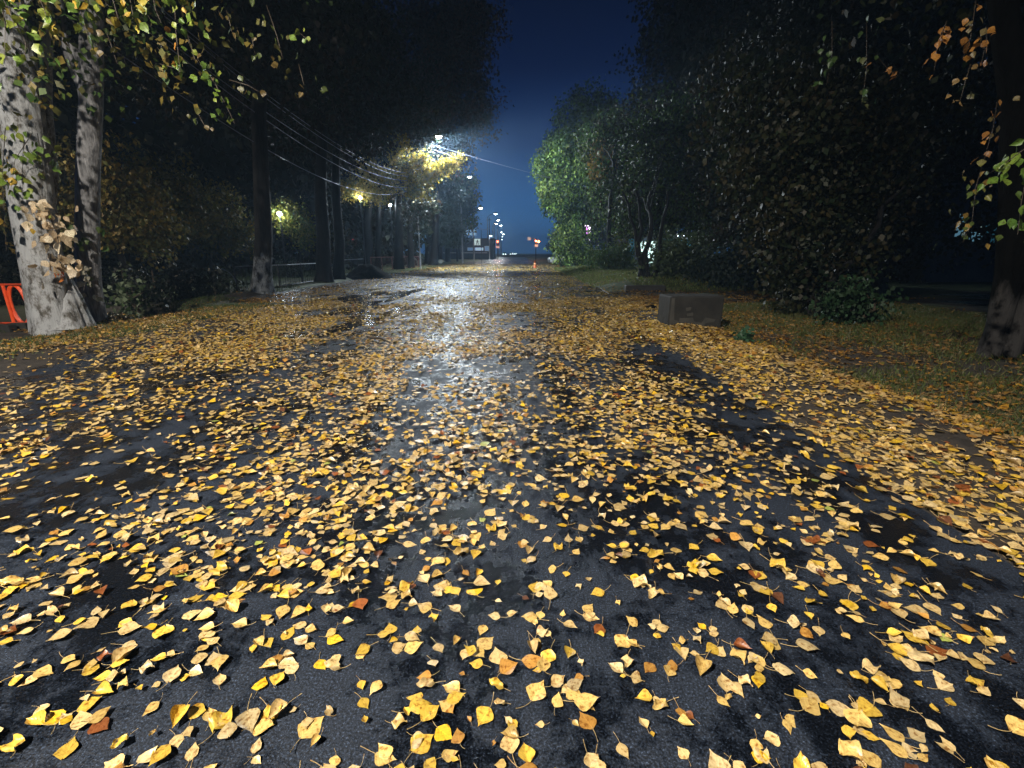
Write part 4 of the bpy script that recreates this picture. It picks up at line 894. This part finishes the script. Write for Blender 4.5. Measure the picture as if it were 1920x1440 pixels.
# a roadside pole at the near left carries the other end
for k, (z0, z1, sag, dx, lab) in enumerate([(8.0, 8.6, 1.75, 0, 'topmost cable of the left bundle'), (7.75, 8.3, 1.75, .25, 'second cable of the left bundle'), (7.45, 8.0, 1.75, -.1, 'third cable of the left bundle'),
        (6.95, 7.9, 1.9, .1, 'lower bright cable meeting the thin lamp pole'), (6.9, 7.2, 2.35, -.15, 'lowest sagging cable passing the park lamp')]):
    cable((-8.9 + dx, 5.2, z1), (xa + dx * .2, 42, z0), sag, lab, .0135)
for k, (z0, z1, sag, lab) in enumerate([(7.7, 7.0, .7, 'upper cable dropping right from the thin pole'), (7.0, 6.7, .9, 'middle cable dropping right from the thin pole'), (6.9, 6.5, 1.0, 'lower cable dropping right from the thin pole')]):
    cable((xa, 42, z0), (xb, 78, z1), sag, lab, .03)
cable((xb, 78, 7.0), (xc, 92, 7.8), .9, 'hazy cable from the dark utility pole to the slim one', .04)
cable((xc, 92, 7.4), (xd, 104, 6.6), .9, 'hazy sagging cable left of the red signal', .05)
cable((xa, 42, 10.6), (P(1100, 350, 47)), .15, 'single cable crossing the street below the big lamp', .016, None)
# thin bare rod beside the paired trunks
t = thing('bare_pole', tuple(P(617, 490, 27.5) * np.array([1, 1, 0]) + np.array([0, 0, .0])), 'thin bare pole between the paired dark trunks', 'pole')
MB().tube([(0, 0, -.1), (-.05, 0, 6.4)], [.035, .025], 8).build('shaft', M['steel'], t)

# ------------------------------------------------------------------ fences
def rail_fence(a, b, h, label, m='rail', post=1.6, bal=.22, group='rail fences on the left', arch=False):
    a = np.array(a, float); b = np.array(b, float); L = float(np.linalg.norm((b - a)[:2])); ang = math.atan2(b[1] - a[1], b[0] - a[0])
    t = thing('rail_fence', tuple(a), label, 'fence', group, ang)
    MB().tube([(0, 0, h), (L, 0, h)], .025, 8).build('top_rail', M[m], t); MB().tube([(0, 0, .12), (L, 0, .12)], .018, 8).build('bottom_rail', M[m], t)
    n = max(1, int(L / post)); p0 = None
    for i in range(n + 1):
        o = MB().tube([(i * L / n, 0, -.1), (i * L / n, 0, h + .03)], .03, 8).build('post', M[m if m != 'rail' else 'steel_dark'], t)
    k = int(L / bal); me = MB().tube([(0, 0, .12), (0, 0, h)], .009, 6).build('baluster', M['steel_dark' if m == 'rail' else m], t)
    me.location.x = bal * .5
    for i in range(1, k):
        c = me.copy(); COL.objects.link(c); c.parent = t; c.location.x = bal * (i + .5)
    if arch:
        MB().tube([(-.9, 0, h - .03)] + [(-.9 + .9 * math.sin(q) , 0, h - .65 + .62 * math.cos(q)) for q in np.linspace(.1, 1.57, 7)] + [(0, 0, .1)], .022, 8).build('end_arch', M[m], t)
    return t
fa = P(436, 503, 17.8); fa[2] = -.62
def fpt(px2, Y, z): p = P(px2, 500, Y); p[2] = z; return p
rail_fence(fpt(438, 18, -.12), fpt(520, 20.5, -.08), 1.05, 'low pale rail fence section on the left, passing behind the whitewashed poplar', arch=True)
rail_fence(fpt(520, 20.6, -.08), fpt(600, 25, -.05), 1.0, 'dark rail fence section between the whitewashed poplar and the paired trunks')
rail_fence(fpt(645, 31, -.05), fpt(682, 36, 0), 1.05, 'short bluish rail fence section left of the dirt mound')
rail_fence(fpt(696, 38, 0), fpt(785, 46, 0), 1.1, 'reddish lattice fence section right of the dirt mound', 'rail_brown')
# red pipe fence with big hoops, at the far left
ra = G(10, 612, -.02); Yr = float(ra[1]); zr = -.05
t = thing('hoop_fence', (float(P(-60, 600, Yr)[0]), Yr, zr), 'red orange pipe fence with tall oval hoops at the left edge', 'fence')
x0 = t.location.x
zt = P(20, 535, Yr)[2] - zr; zb_ = P(20, 607, Yr)[2] - zr
MB().tube([(-1, 0, zt), (1.5, 0, zt + .02)], .022, 10).build('top_rail', M['orange'], t, smooth=True)
MB().tube([(-1, 0, zb_), (1.5, 0, zb_ + .02)], .022, 10).build('bottom_rail', M['orange'], t, smooth=True)
for cx in (P(31, 570, Yr)[0] - x0, P(54, 570, Yr + .2)[0] - x0, P(-34, 570, Yr)[0] - x0):
    MB().tube([(cx + .175 * math.cos(q), .03, (zt + zb_) / 2 + (zt - zb_) / 2 * math.sin(q)) for q in np.linspace(0, 2 * math.pi, 29)[:-1]], .024, 8, True).build('hoop', M['orange'], t, smooth=True)
for cx in (-.9, .95): MB().tube([(cx, 0, -.1), (cx, 0, zt)], .03, 8).build('post', M['orange'], t)
# low kerb stones beside the leaning poplar
for k, (a_, c_) in enumerate([(12, 628), (42, 626)]):
    p = ground_at(a_, c_); tag(MB().box((0, 0, .05), (.34, .16, .16), .1 * k).build('kerb_stone', M['concrete'], None, tuple(p), bevel=.015), ['grey kerb stone at the left edge below the red hoops', 'grey kerb stone touching the foot of the leaning poplar'][k], 'kerb stone')

# ------------------------------------------------------------------ mound, kerb slab, concrete box
def lump(name, c, r, label, m, seed=0, cat='mound', n=36, pts=28):
    v = []; f = []
    for i in range(pts):
        t_ = i / (pts - 1)
        for k in range(n):
            a = 2 * math.pi * k / n; w = 1 + .14 * math.sin(3 * a + seed) + .08 * math.sin(5 * a + seed * 2)
            rr = t_ * w; z = r[2] * (math.cos(min(1, t_) * math.pi) * .5 + .5) + .10 * r[2] * math.sin(a * 4 + t_ * 9 + seed) * (1 - t_) * t_ * 4 + (.13 * r[2] * (float(vnoise(rr * math.cos(a) * 9, rr * math.sin(a) * 9, 1, seed)) - .5) * (t_ < .97))
            v.append((c[0] + r[0] * rr * math.cos(a), c[1] + r[1] * rr * math.sin(a), c[2] + z - .03))
        if i:
            for k in range(n): f.append(((i - 1) * n + k, i * n + k, i * n + (k + 1) % n, (i - 1) * n + (k + 1) % n))
    me = bpy.data.meshes.new(name); me.from_pydata(v, [], f); me.polygons.foreach_set('use_smooth', np.ones(len(f), bool)); me.update()
    return tag(link(name, me, m), label, cat)
mc = P(690, 518, 27.5)
lump('dirt_mound', (mc[0], 27.5, -.02), (1.75, 1.5, .85), 'dark heap of wet dirt at the left road edge before the black trunks', M['dirt'], 2)
lump('dirt_clod', tuple(ground_at(1222, 579)), (.28, .2, .13), 'flat dark clod at the left side of the concrete box', M['dirt'], 5, 'clod', 20, 8)
p = ground_at(1208, 547); 
tag(MB().box((0, 0, .10), (1.55, .3, .24)).build('kerb_slab', M['kerb'], None, (float(p[0]), float(p[1]), 0), bevel=.02), 'dark wet kerb slab at the front of the grass mound', 'kerb slab')
for k in range(9):
    a = ground_at(1060 + k * 0, 505)
# concrete box
cb = ground_at(1302, 612); zt_ = P(1302, 556, float(cb[1]))[2]
t = thing('concrete_block', (float(cb[0]), float(cb[1]) + .35, float(cb[2]) - .06), 'grey concrete block with pale patches standing at the right road edge', 'concrete block', rz=.05)
hb_ = zt_ - float(cb[2]) + .06; wb = (1352 - 1248) / 850 * float(cb[1]) * .98
body = MB().box((0, 0, hb_ / 2), (wb, .65, hb_)).build('body', M['concrete'], t, bevel=.03)
def patch(name, pts, m): 
    v = [(x, -.327, z) for x, z in pts] + [(x, -.31, z) for x, z in pts]; n = len(pts)
    f = [tuple(reversed(range(n)))] + [(i, (i + 1) % n, n + (i + 1) % n, n + i) for i in range(n)]
    me = bpy.data.meshes.new(name); me.from_pydata(v, [], f); me.update(); return link(name, me, m, t)
w2 = wb / 2
patch('plaster_patch', [(-w2 * .95, hb_ * .95), (-w2 * .85, hb_ * .95), (-w2 * .80, hb_ * .3), (-w2 * .6, hb_ * .25), (-w2 * .6, hb_ * .12), (-w2 * .96, hb_ * .12)], M['concrete_pale'])
patch('plaster_patch', [(-w2 * .6, hb_ * .34), (-w2 * .1, hb_ * .36), (-w2 * .05, hb_ * .24), (w2 * .25, hb_ * .20), (w2 * .35, hb_ * .36), (w2 * .75, hb_ * .30), (w2 * .7, hb_ * .22), (w2 * .4, hb_ * .19), (w2 * .3, hb_ * .05), (-w2 * .1, hb_ * .06), (-w2 * .2, hb_ * .16), (-w2 * .6, hb_ * .22)], M['concrete_pale'])
patch('plaster_patch', [(-w2 * .4, hb_ * .66), (-w2 * .2, hb_ * .68), (-w2 * .22, hb_ * .58), (-w2 * .38, hb_ * .56)], M['concrete_pale'])
patch('plaster_patch', [(-w2 * .35, hb_ * .48), (-w2 * .12, hb_ * .52), (-w2 * .1, hb_ * .42), (-w2 * .32, hb_ * .40)], M['concrete_pale'])
# fallen sticks
for k, (a_, b_, lab) in enumerate([((1282, 600), (1312, 618), 'pale stick lying against the foot of the concrete block'), ((1118, 541), (1142, 556), 'short dark stick on the right road edge before the grass mound'), ((1078, 512), (1094, 520), 'dark fallen stick at the far right edge of the leafy road'),
        ((690, 640), (735, 652), 'thin twig on the leaves of the middle road')]):
    p, q_ = ground_at(*a_), ground_at(*b_); p[2] = q_[2] = surf(p[0], p[1]) + .03
    mid = (p + q_) / 2 + np.array([.03, .05, .02])
    tag(MB().tube([tuple(p), tuple(mid), tuple(q_)], [.02, .018, .008], 6).build('stick', M['concrete_pale'] if k == 0 else M['twig'], smooth=True), lab, 'stick')

# ------------------------------------------------------------------ buildings
def block(name, c, d, label, m, rz=0, roof=.25, cat='building'):
    t = thing(name, c, label, cat, None, rz)
    box_part('wall', (0, 0, d[2] / 2), d, M[m], t); box_part('roof', (0, 0, d[2] + roof / 2 + .003), (d[0] + .5, d[1] + .5, roof), M['roofm'], t)
    return t
def window(t, x, z, w, h, m, y, mull=1, fr='frame', sill=False, rows=1):
    f = MB(); e = .06
    f.box((x, y - .03, z + h / 2), (w + 2 * e, .06, e)); f.box((x, y - .03, z - h / 2), (w + 2 * e, .06, e))
    f.box((x - w / 2 - e / 2, y - .035, z), (e, .05, h)); f.box((x + w / 2 + e / 2, y - .035, z), (e, .05, h))
    for i in range(1, mull): f.box((x - w / 2 + w * i / mull, y - .035, z), (e * .8, .045, h - e))
    for i in range(1, rows): f.box((x, y - .04, z - h / 2 + h * i / rows), (w, .04, e * .8))
    o = f.build('window', M[fr], t); MB().box((x, y - .012, z), (w, .012, h)).build('pane', M[m], o); return o
# low shop left, its windows glowing between bushes
Ys = 46.0; xl, xr = P(-80, 440, Ys)[0], P(440, 440, Ys)[0]
t = block('low_shop', ((xl + xr) / 2, Ys + 3, -.8), (xr - xl, 6, 4.6), 'long dark low shop whose small pinkish windows glow behind the bushes', 'wall_dark')
for a_ in (-20, 45, 120, 205, 258, 308, 356, 396, 425):
    x_ = P(a_, 441, Ys)[0] - (xl + xr) / 2; zz = P(a_, 442, Ys)[2] + .8
    window(t, x_, zz, 1.05 if a_ != 396 else 1.2, .5, 'win_pink' if a_ not in (356, 425) else 'win_teal', -3, 2, 'wall_dark')
# red and cyan shop front between trunks
Ys = 62; x_ = P(672, 455, Ys)[0]
t = block('kiosk', (x_ + 1, Ys + 1.5, 0), (7, 3, 3.6), 'dark kiosk with a red lit panel and a cyan window between trunks', 'wall_dark')
window(t, P(663, 457, Ys)[0] - x_ - 1, P(663, 458, Ys)[2], .9, 1.5, 'neon_red', -1.5, 1, 'wall_dark'); window(t, P(674, 456, Ys)[0] - x_ - 1, P(674, 457, Ys)[2], .9, 1.5, 'win_cyan', -1.5, 1, 'wall_dark')
window(t, P(714, 462, Ys)[0] - x_ - 1, P(714, 462, Ys)[2], 1.3, .8, 'neon_red', -1.5, 1, 'wall_dark')
# blue hazy shop with billboards
Ys = 110; xm = P(885, 460, Ys)[0]
t = block('shop', (xm - 3, Ys + 4, 0), (16, 8, 4.4), 'hazy blue shop with pale signboards behind the pedestrian sign', 'wall')
box_part('canopy', (1.5, -4.8, 1.45), (10, 1.6, .14), M['frame'], t)
for a_, c_, w_, h_, mm in [(886, 445, 3.0, 1.5, 'bill2'), (868, 446, 1.6, 1.2, 'bill2'), (898, 467, 2.0, .7, 'bill2'), (884, 467, 1.8, .7, 'bill'), (913, 466, 1.0, 1.1, 'bill'), (880, 438, 2.6, 1.4, 'bill'), (866, 436, 3.0, 1.6, 'bill')]:
    q_ = P(a_, c_, Ys)
    if q_[2] < 4.2: window(t, q_[0] - xm + 3, q_[2], w_, h_, mm, -4, 1)
t2 = thing('billboard', (float(P(880, 470, 106)[0]), 106, 0), 'wide hazy billboard standing left above the pedestrian sign', 'billboard')
zb2 = P(880, 436, 106)[2]
MB().box((0, 0, zb2), (3.6, .12, 1.6)).build('board', M['bill'], t2); 
for s_ in (-1.2, 1.2): MB().tube([(s_, .12, -.1), (s_, .12, zb2 + .6)], .06, 8).build('post', M['steel_dark'], t2)
for i in range(4):
    for j in range(2): MB().box((-1.2 + i * .8, -.065, zb2 + .3 - j * .6), (.45, .02, .32)).build('letter_block', M['bill2'], t2)
# pedestrian sign
Ys = 62; q_ = P(895, 454, Ys)
t = thing('pedestrian_sign', (float(q_[0]), Ys, 0), 'square white crossing sign with a dark walking figure on two posts', 'road sign')
z_ = q_[2]
for s_ in (-.5, .52): MB().tube([(s_, .05, -.1), (s_, .05, z_ + (.6 if s_ < 0 else 1.5))], .03, 8).build('post', M['steel_dark'], t)
MB().box((0, 0, z_), (.86, .03, .88)).build('plate', M['signglow'], t, bevel=.02)
fg = MB(); y_ = -.03
fg.tube([(.02, y_, z_ + .22), (.02, y_ - .01, z_ + .22)], .07, 10); fg.box((.0, y_, z_ + .05), (.13, .02, .24)); fg.box((-.1, y_, z_ - .18), (.07, .02, .28), 0); fg.box((.1, y_, z_ - .18), (.07, .02, .28)); fg.box((-.13, y_, z_ + .05), (.12, .02, .06)); fg.box((.14, y_, z_ + .07), (.14, .02, .06))
for i in range(4): fg.box((-.27 + .18 * i, y_, z_ - .38), (.09, .02, .06))
fg.build('walking_figure', M['black'], t)
fr_ = MB(); 
for (cx, cz, dx, dz) in ((0, .425, .86, .03), (0, -.425, .86, .03), (-.415, 0, .03, .82), (.415, 0, .03, .82)): fr_.box((cx, -.02, z_ + cz), (dx, .012, dz))
fr_.build('border', M['black'], t)
# traffic lights
def signal(px2, py2, Y, label, m, arm=None):
    q_ = P(px2, py2, Y); t = thing('traffic_signal', (float(q_[0]), Y, 0), label, 'traffic signal'); z_ = q_[2]
    MB().tube([(0, .2, -.1), (0, .2, z_ + .6)], .08, 8).build('pole', M['steel_dark'], t); MB().box((0, 0, z_ - .3), (.4, .3, 1.15)).build('housing', M['black'], t, bevel=.03)
    for k, mm in enumerate((m, 'black', 'black')): MB().tube([(0, -.14, z_ - .36 * k), (0, -.20, z_ - .36 * k)], [.15, .15], 14).build('signal_lens', M[mm], t)
    light_for(t, 'POINT', (0, -.6, z_), (0, -2, z_), 160, (1, .12, .04) if m == 'red_light' else (1, .3, .1), .1)
    return t, z_
t, z_ = signal(933, 453, 105, 'red traffic signal at the left of the street end', 'red_light')
MB().box((0, -.02, z_ - 1.15), (.75, .05, .5)).build('sign_plate', M['signglow'], t)
t, z_ = signal(1005, 452, 100, 'orange glowing traffic signal with a side arm and white plate', 'orange_light')
MB().tube([(0, .2, z_ + .45), (-1.4, .2, z_ + .5)], .04, 8).build('arm', M['steel'], t); MB().box((-1.45, .1, z_ + .5), (.62, .05, .62)).build('sign_plate', M['signglow'], t)
MB().tube([(.55, .0, z_ - .1), (.55, -.1, z_ - .1)], .2, 12).build('signal_lens', M['orange_light'], t)
MB().box((.1, -.25, z_ - .95), (.7, .06, .5)).build('sign_plate', M['signglow'], t)
# magenta sign, white kiosk, glass pavilion
Ys = 66; q_ = P(1094, 436, Ys)
t = thing('neon_sign', (float(q_[0]), Ys, 0), 'glowing magenta neon sign seen through the street tree', 'neon sign'); z_ = q_[2]
MB().box((0, .1, z_), (2.0, .16, 2.0)).build('board', M['black'], t)
for s_ in (-.8, .8): MB().tube([(s_, .3, -.1), (s_, .3, z_ + .8)], .07, 8).build('post', M['steel_dark'], t)
for k in range(5): MB().box((-.75 + .3 * k, -.02, z_ + .15 * math.sin(k * 2)), (.14, .06, 1.5 - .2 * (k % 2))).build('neon_stroke', M['neon_pink'], t)
MB().box((.82, -.02, z_ - .15), (.22, .06, 1.7)).build('neon_stroke', M['neon_white'], t); MB().box((-.1, -.06, z_ + .9), (1.5, .05, .14)).build('neon_stroke', M['neon_white'], t)
light_for(t, 'POINT', (0, -1.4, z_), (0, -2, z_), 380, (.8, .35, 1.0), .5)
Ys = 52; x_ = P(1250, 460, Ys)[0]
t = block('glass_pavilion', (x_, Ys + 3, 0), (8.6, 6, 3.3), 'low pavilion with a teal glass front behind the right trees', 'wall')
for k in range(7): window(t, -3.6 + 1.2 * k, 1.75, 1.1, 2.4, 'win_teal', -3, 1, 'frame', rows=3)
for k in range(5):
    q_ = P(1268 + 6 * k, 452, Ys); MB().tube([(q_[0] - x_, -3.3, 3.25), (q_[0] - x_, -3.42, 3.25)], .07, 8).build('ceiling_spot', M['lamp_dim'], t)
Ys = 47; q_ = P(1214, 470, Ys)
t = thing('lit_kiosk', (float(q_[0]), Ys, 0), 'narrow white lit kiosk between the mound trunks', 'kiosk')
box_part('wall', (0, .8, 1.4), (1.9, 1.5, 2.8), M['wall'], t); box_part('roof', (0, .8, 2.86), (2.2, 1.8, .12), M['roofm'], t)
for k in (-.5, .45): MB().box((k, .035, 1.45), (.7, .03, 2.2)).build('lit_panel', M['win_white'], t)
light_for(t, 'POINT', (0, -1.0, 1.6), (0, -2, 1), 120, (.75, 1, .95), .4)
# lit block behind the far right tree
Ys = 24; q_ = P(1830, 440, Ys)
t = block('lit_annex', (float(q_[0]), Ys + 2, 0), (4.4, 4, 4.4), 'dark annex with blue white lit windows behind the right drooping branch', 'wall_dark')
for a_, c_, w_, h_, mm in [(1800, 424, .4, 1.2, 'win_blue'), (1829, 444, .7, .5, 'win_blue'), (1838, 432, .16, .4, 'win_white'), (1868, 440, .5, .8, 'win_teal'), (1850, 430, .3, .5, 'win_teal')]:
    z2 = P(a_, c_, Ys); window(t, z2[0] - q_[0], z2[2], w_, h_, mm, -2, 2 if w_ > .6 else 1, 'wall_dark')

# ------------------------------------------------------------------ cars
def car(loc, rz, label, body='white_paint', lights=None, van=False, scale=1.0, group=None):
    t = thing('parked_car' if not lights else 'distant_car', loc, label, 'car', group, rz); t.scale = (scale,) * 3
    hgt_ = 1.9 if van else 1.45
    prof = [(-2.15, .35), (-2.2, .62), (-2.1, .88), (-1.25, .98), (-.55, hgt_ - .03), (.7, hgt_), (1.55, 1.0), (2.1, .95), (2.15, .4), (1.8, .25), (-1.8, .25)] if not van else [(-2.2, .35), (-2.25, .8), (-1.9, 1.05), (-1.2, hgt_ - .05), (2.0, hgt_), (2.2, 1.2), (2.2, .4), (1.8, .28), (-1.8, .28)]
    MB().prism(prof, -.84, .84).build('body', M[body], t, bevel=.06)
    for s_ in (-1, 1):
        zt_c = hgt_ - .12
        wp = [(-1.05, 1.02), (-.5, zt_c), (.62, zt_c), (1.25, 1.02)] if not van else [(-1.6, 1.1), (-1.1, zt_c), (1.8, zt_c), (1.95, 1.1)]
        y0 = s_ * .842; MB().prism(wp, y0, y0 + s_ * .012).build('side_window', M['glass_dark'], t)
    x0_, x1_ = (-1.23, -.58) if not van else (-1.85, -1.25); z0_, z1_ = 1.01, hgt_ - .08
    if van: z0_ = 1.1
    MB().box(((x0_ + x1_) / 2 - .03, 0, (z0_ + z1_) / 2 + .03), (.02, 1.45, math.hypot(x1_ - x0_, z1_ - z0_)), 0, 0).build('windscreen', M['glass_dark'], t).rotation_euler = (0, 0, 0)
    for x_ in (-1.35, 1.35):
        for s_ in (-1, 1):
            w_ = MB().tube([(x_, s_ * .70, .32), (x_, s_ * .89, .32)], .32, 20).build('wheel', M['rubber'], t)
            MB().tube([(x_, s_ * .885, .32), (x_, s_ * .9, .32)], .2, 14).build('rim', M['chrome'], w_)
    for s_ in (-.62, .62): MB().box((-2.19, s_, .72), (.06, .32, .14)).build('headlight', M[lights] if lights else M['frame'], t, bevel=.02)
    MB().box((-2.2, 0, .5), (.05, .8, .12)).build('grille', M['black'], t)
    return t
q_ = P(1062, 484, 58); car((float(q_[0]), 58, 0), -.35 + .5, 'pale car parked at the street edge, half hidden by the green tree')
q_ = P(1128, 478, 57); car((float(q_[0]), 57, 0), .1, 'grey van parked behind the magenta sign tree', 'grey_paint', None, True)
for k, (a_, Y, lab) in enumerate([(946, 260, 'left distant car with headlights at the end of the street'), (959, 300, 'middle distant car with headlights at the end of the street'), (966, 330, 'right distant car with headlights at the end of the street')]):
    q_ = P(a_, 474, Y); car((float(q_[0]), Y, 0), math.pi / 2, lab, 'white_paint', 'lamp_dim', group='distant cars at the street end')
# posts and cone
q_ = G(842, 490); 
t = thing('marker_post', (float(q_[0]), float(q_[1]), 0), 'small white marker post glowing at the left road edge', 'marker post')
MB().tube([(0, 0, -.02), (0, 0, .62)], [.06, .05], 10).build('post', M['white_paint'], t); MB().tube([(0, 0, .62), (0, 0, .85)], [.07, .05], 10).build('glowing_reflector', emit('marker_glow', (1, .9, .75), 3), t)  # top part emits, imitating reflected lamp light
q_ = G(1003, 503)
t = thing('traffic_cone', (float(q_[0]), float(q_[1]), 0), 'small orange traffic cone on the leafy road ahead', 'traffic cone')
MB().box((0, 0, .02), (.42, .42, .04)).build('base', M['black'], t); MB().tube([(0, 0, .04), (0, 0, .78)], [.17, .035], 16).build('cone_body', M['cone'], t, smooth=True); MB().tube([(0, 0, .38), (0, 0, .5)], [.115, .095], 16).build('glowing_band', emit('cone_band_glow', (1, .45, .2), .4), t)  # band has its own orange glow in place of reflected light

# ------------------------------------------------------------------ night air
hz = bpy.data.materials.new('night_haze'); hz.use_nodes = True; hz.node_tree.nodes.clear()
ho = hz.node_tree.nodes.new('ShaderNodeOutputMaterial'); pv = hz.node_tree.nodes.new('ShaderNodeVolumePrincipled')
pv.inputs['Color'].default_value = (.50, .74, 1.0, 1); pv.inputs['Density'].default_value = HAZE_DENSITY; pv.inputs['Anisotropy'].default_value = .35
hz.node_tree.links.new(pv.outputs[0], ho.inputs['Volume'])
o = MB().box((0, 350, 14), (1300, 1150, 32)).build('haze', hz); o['kind'] = 'stuff'
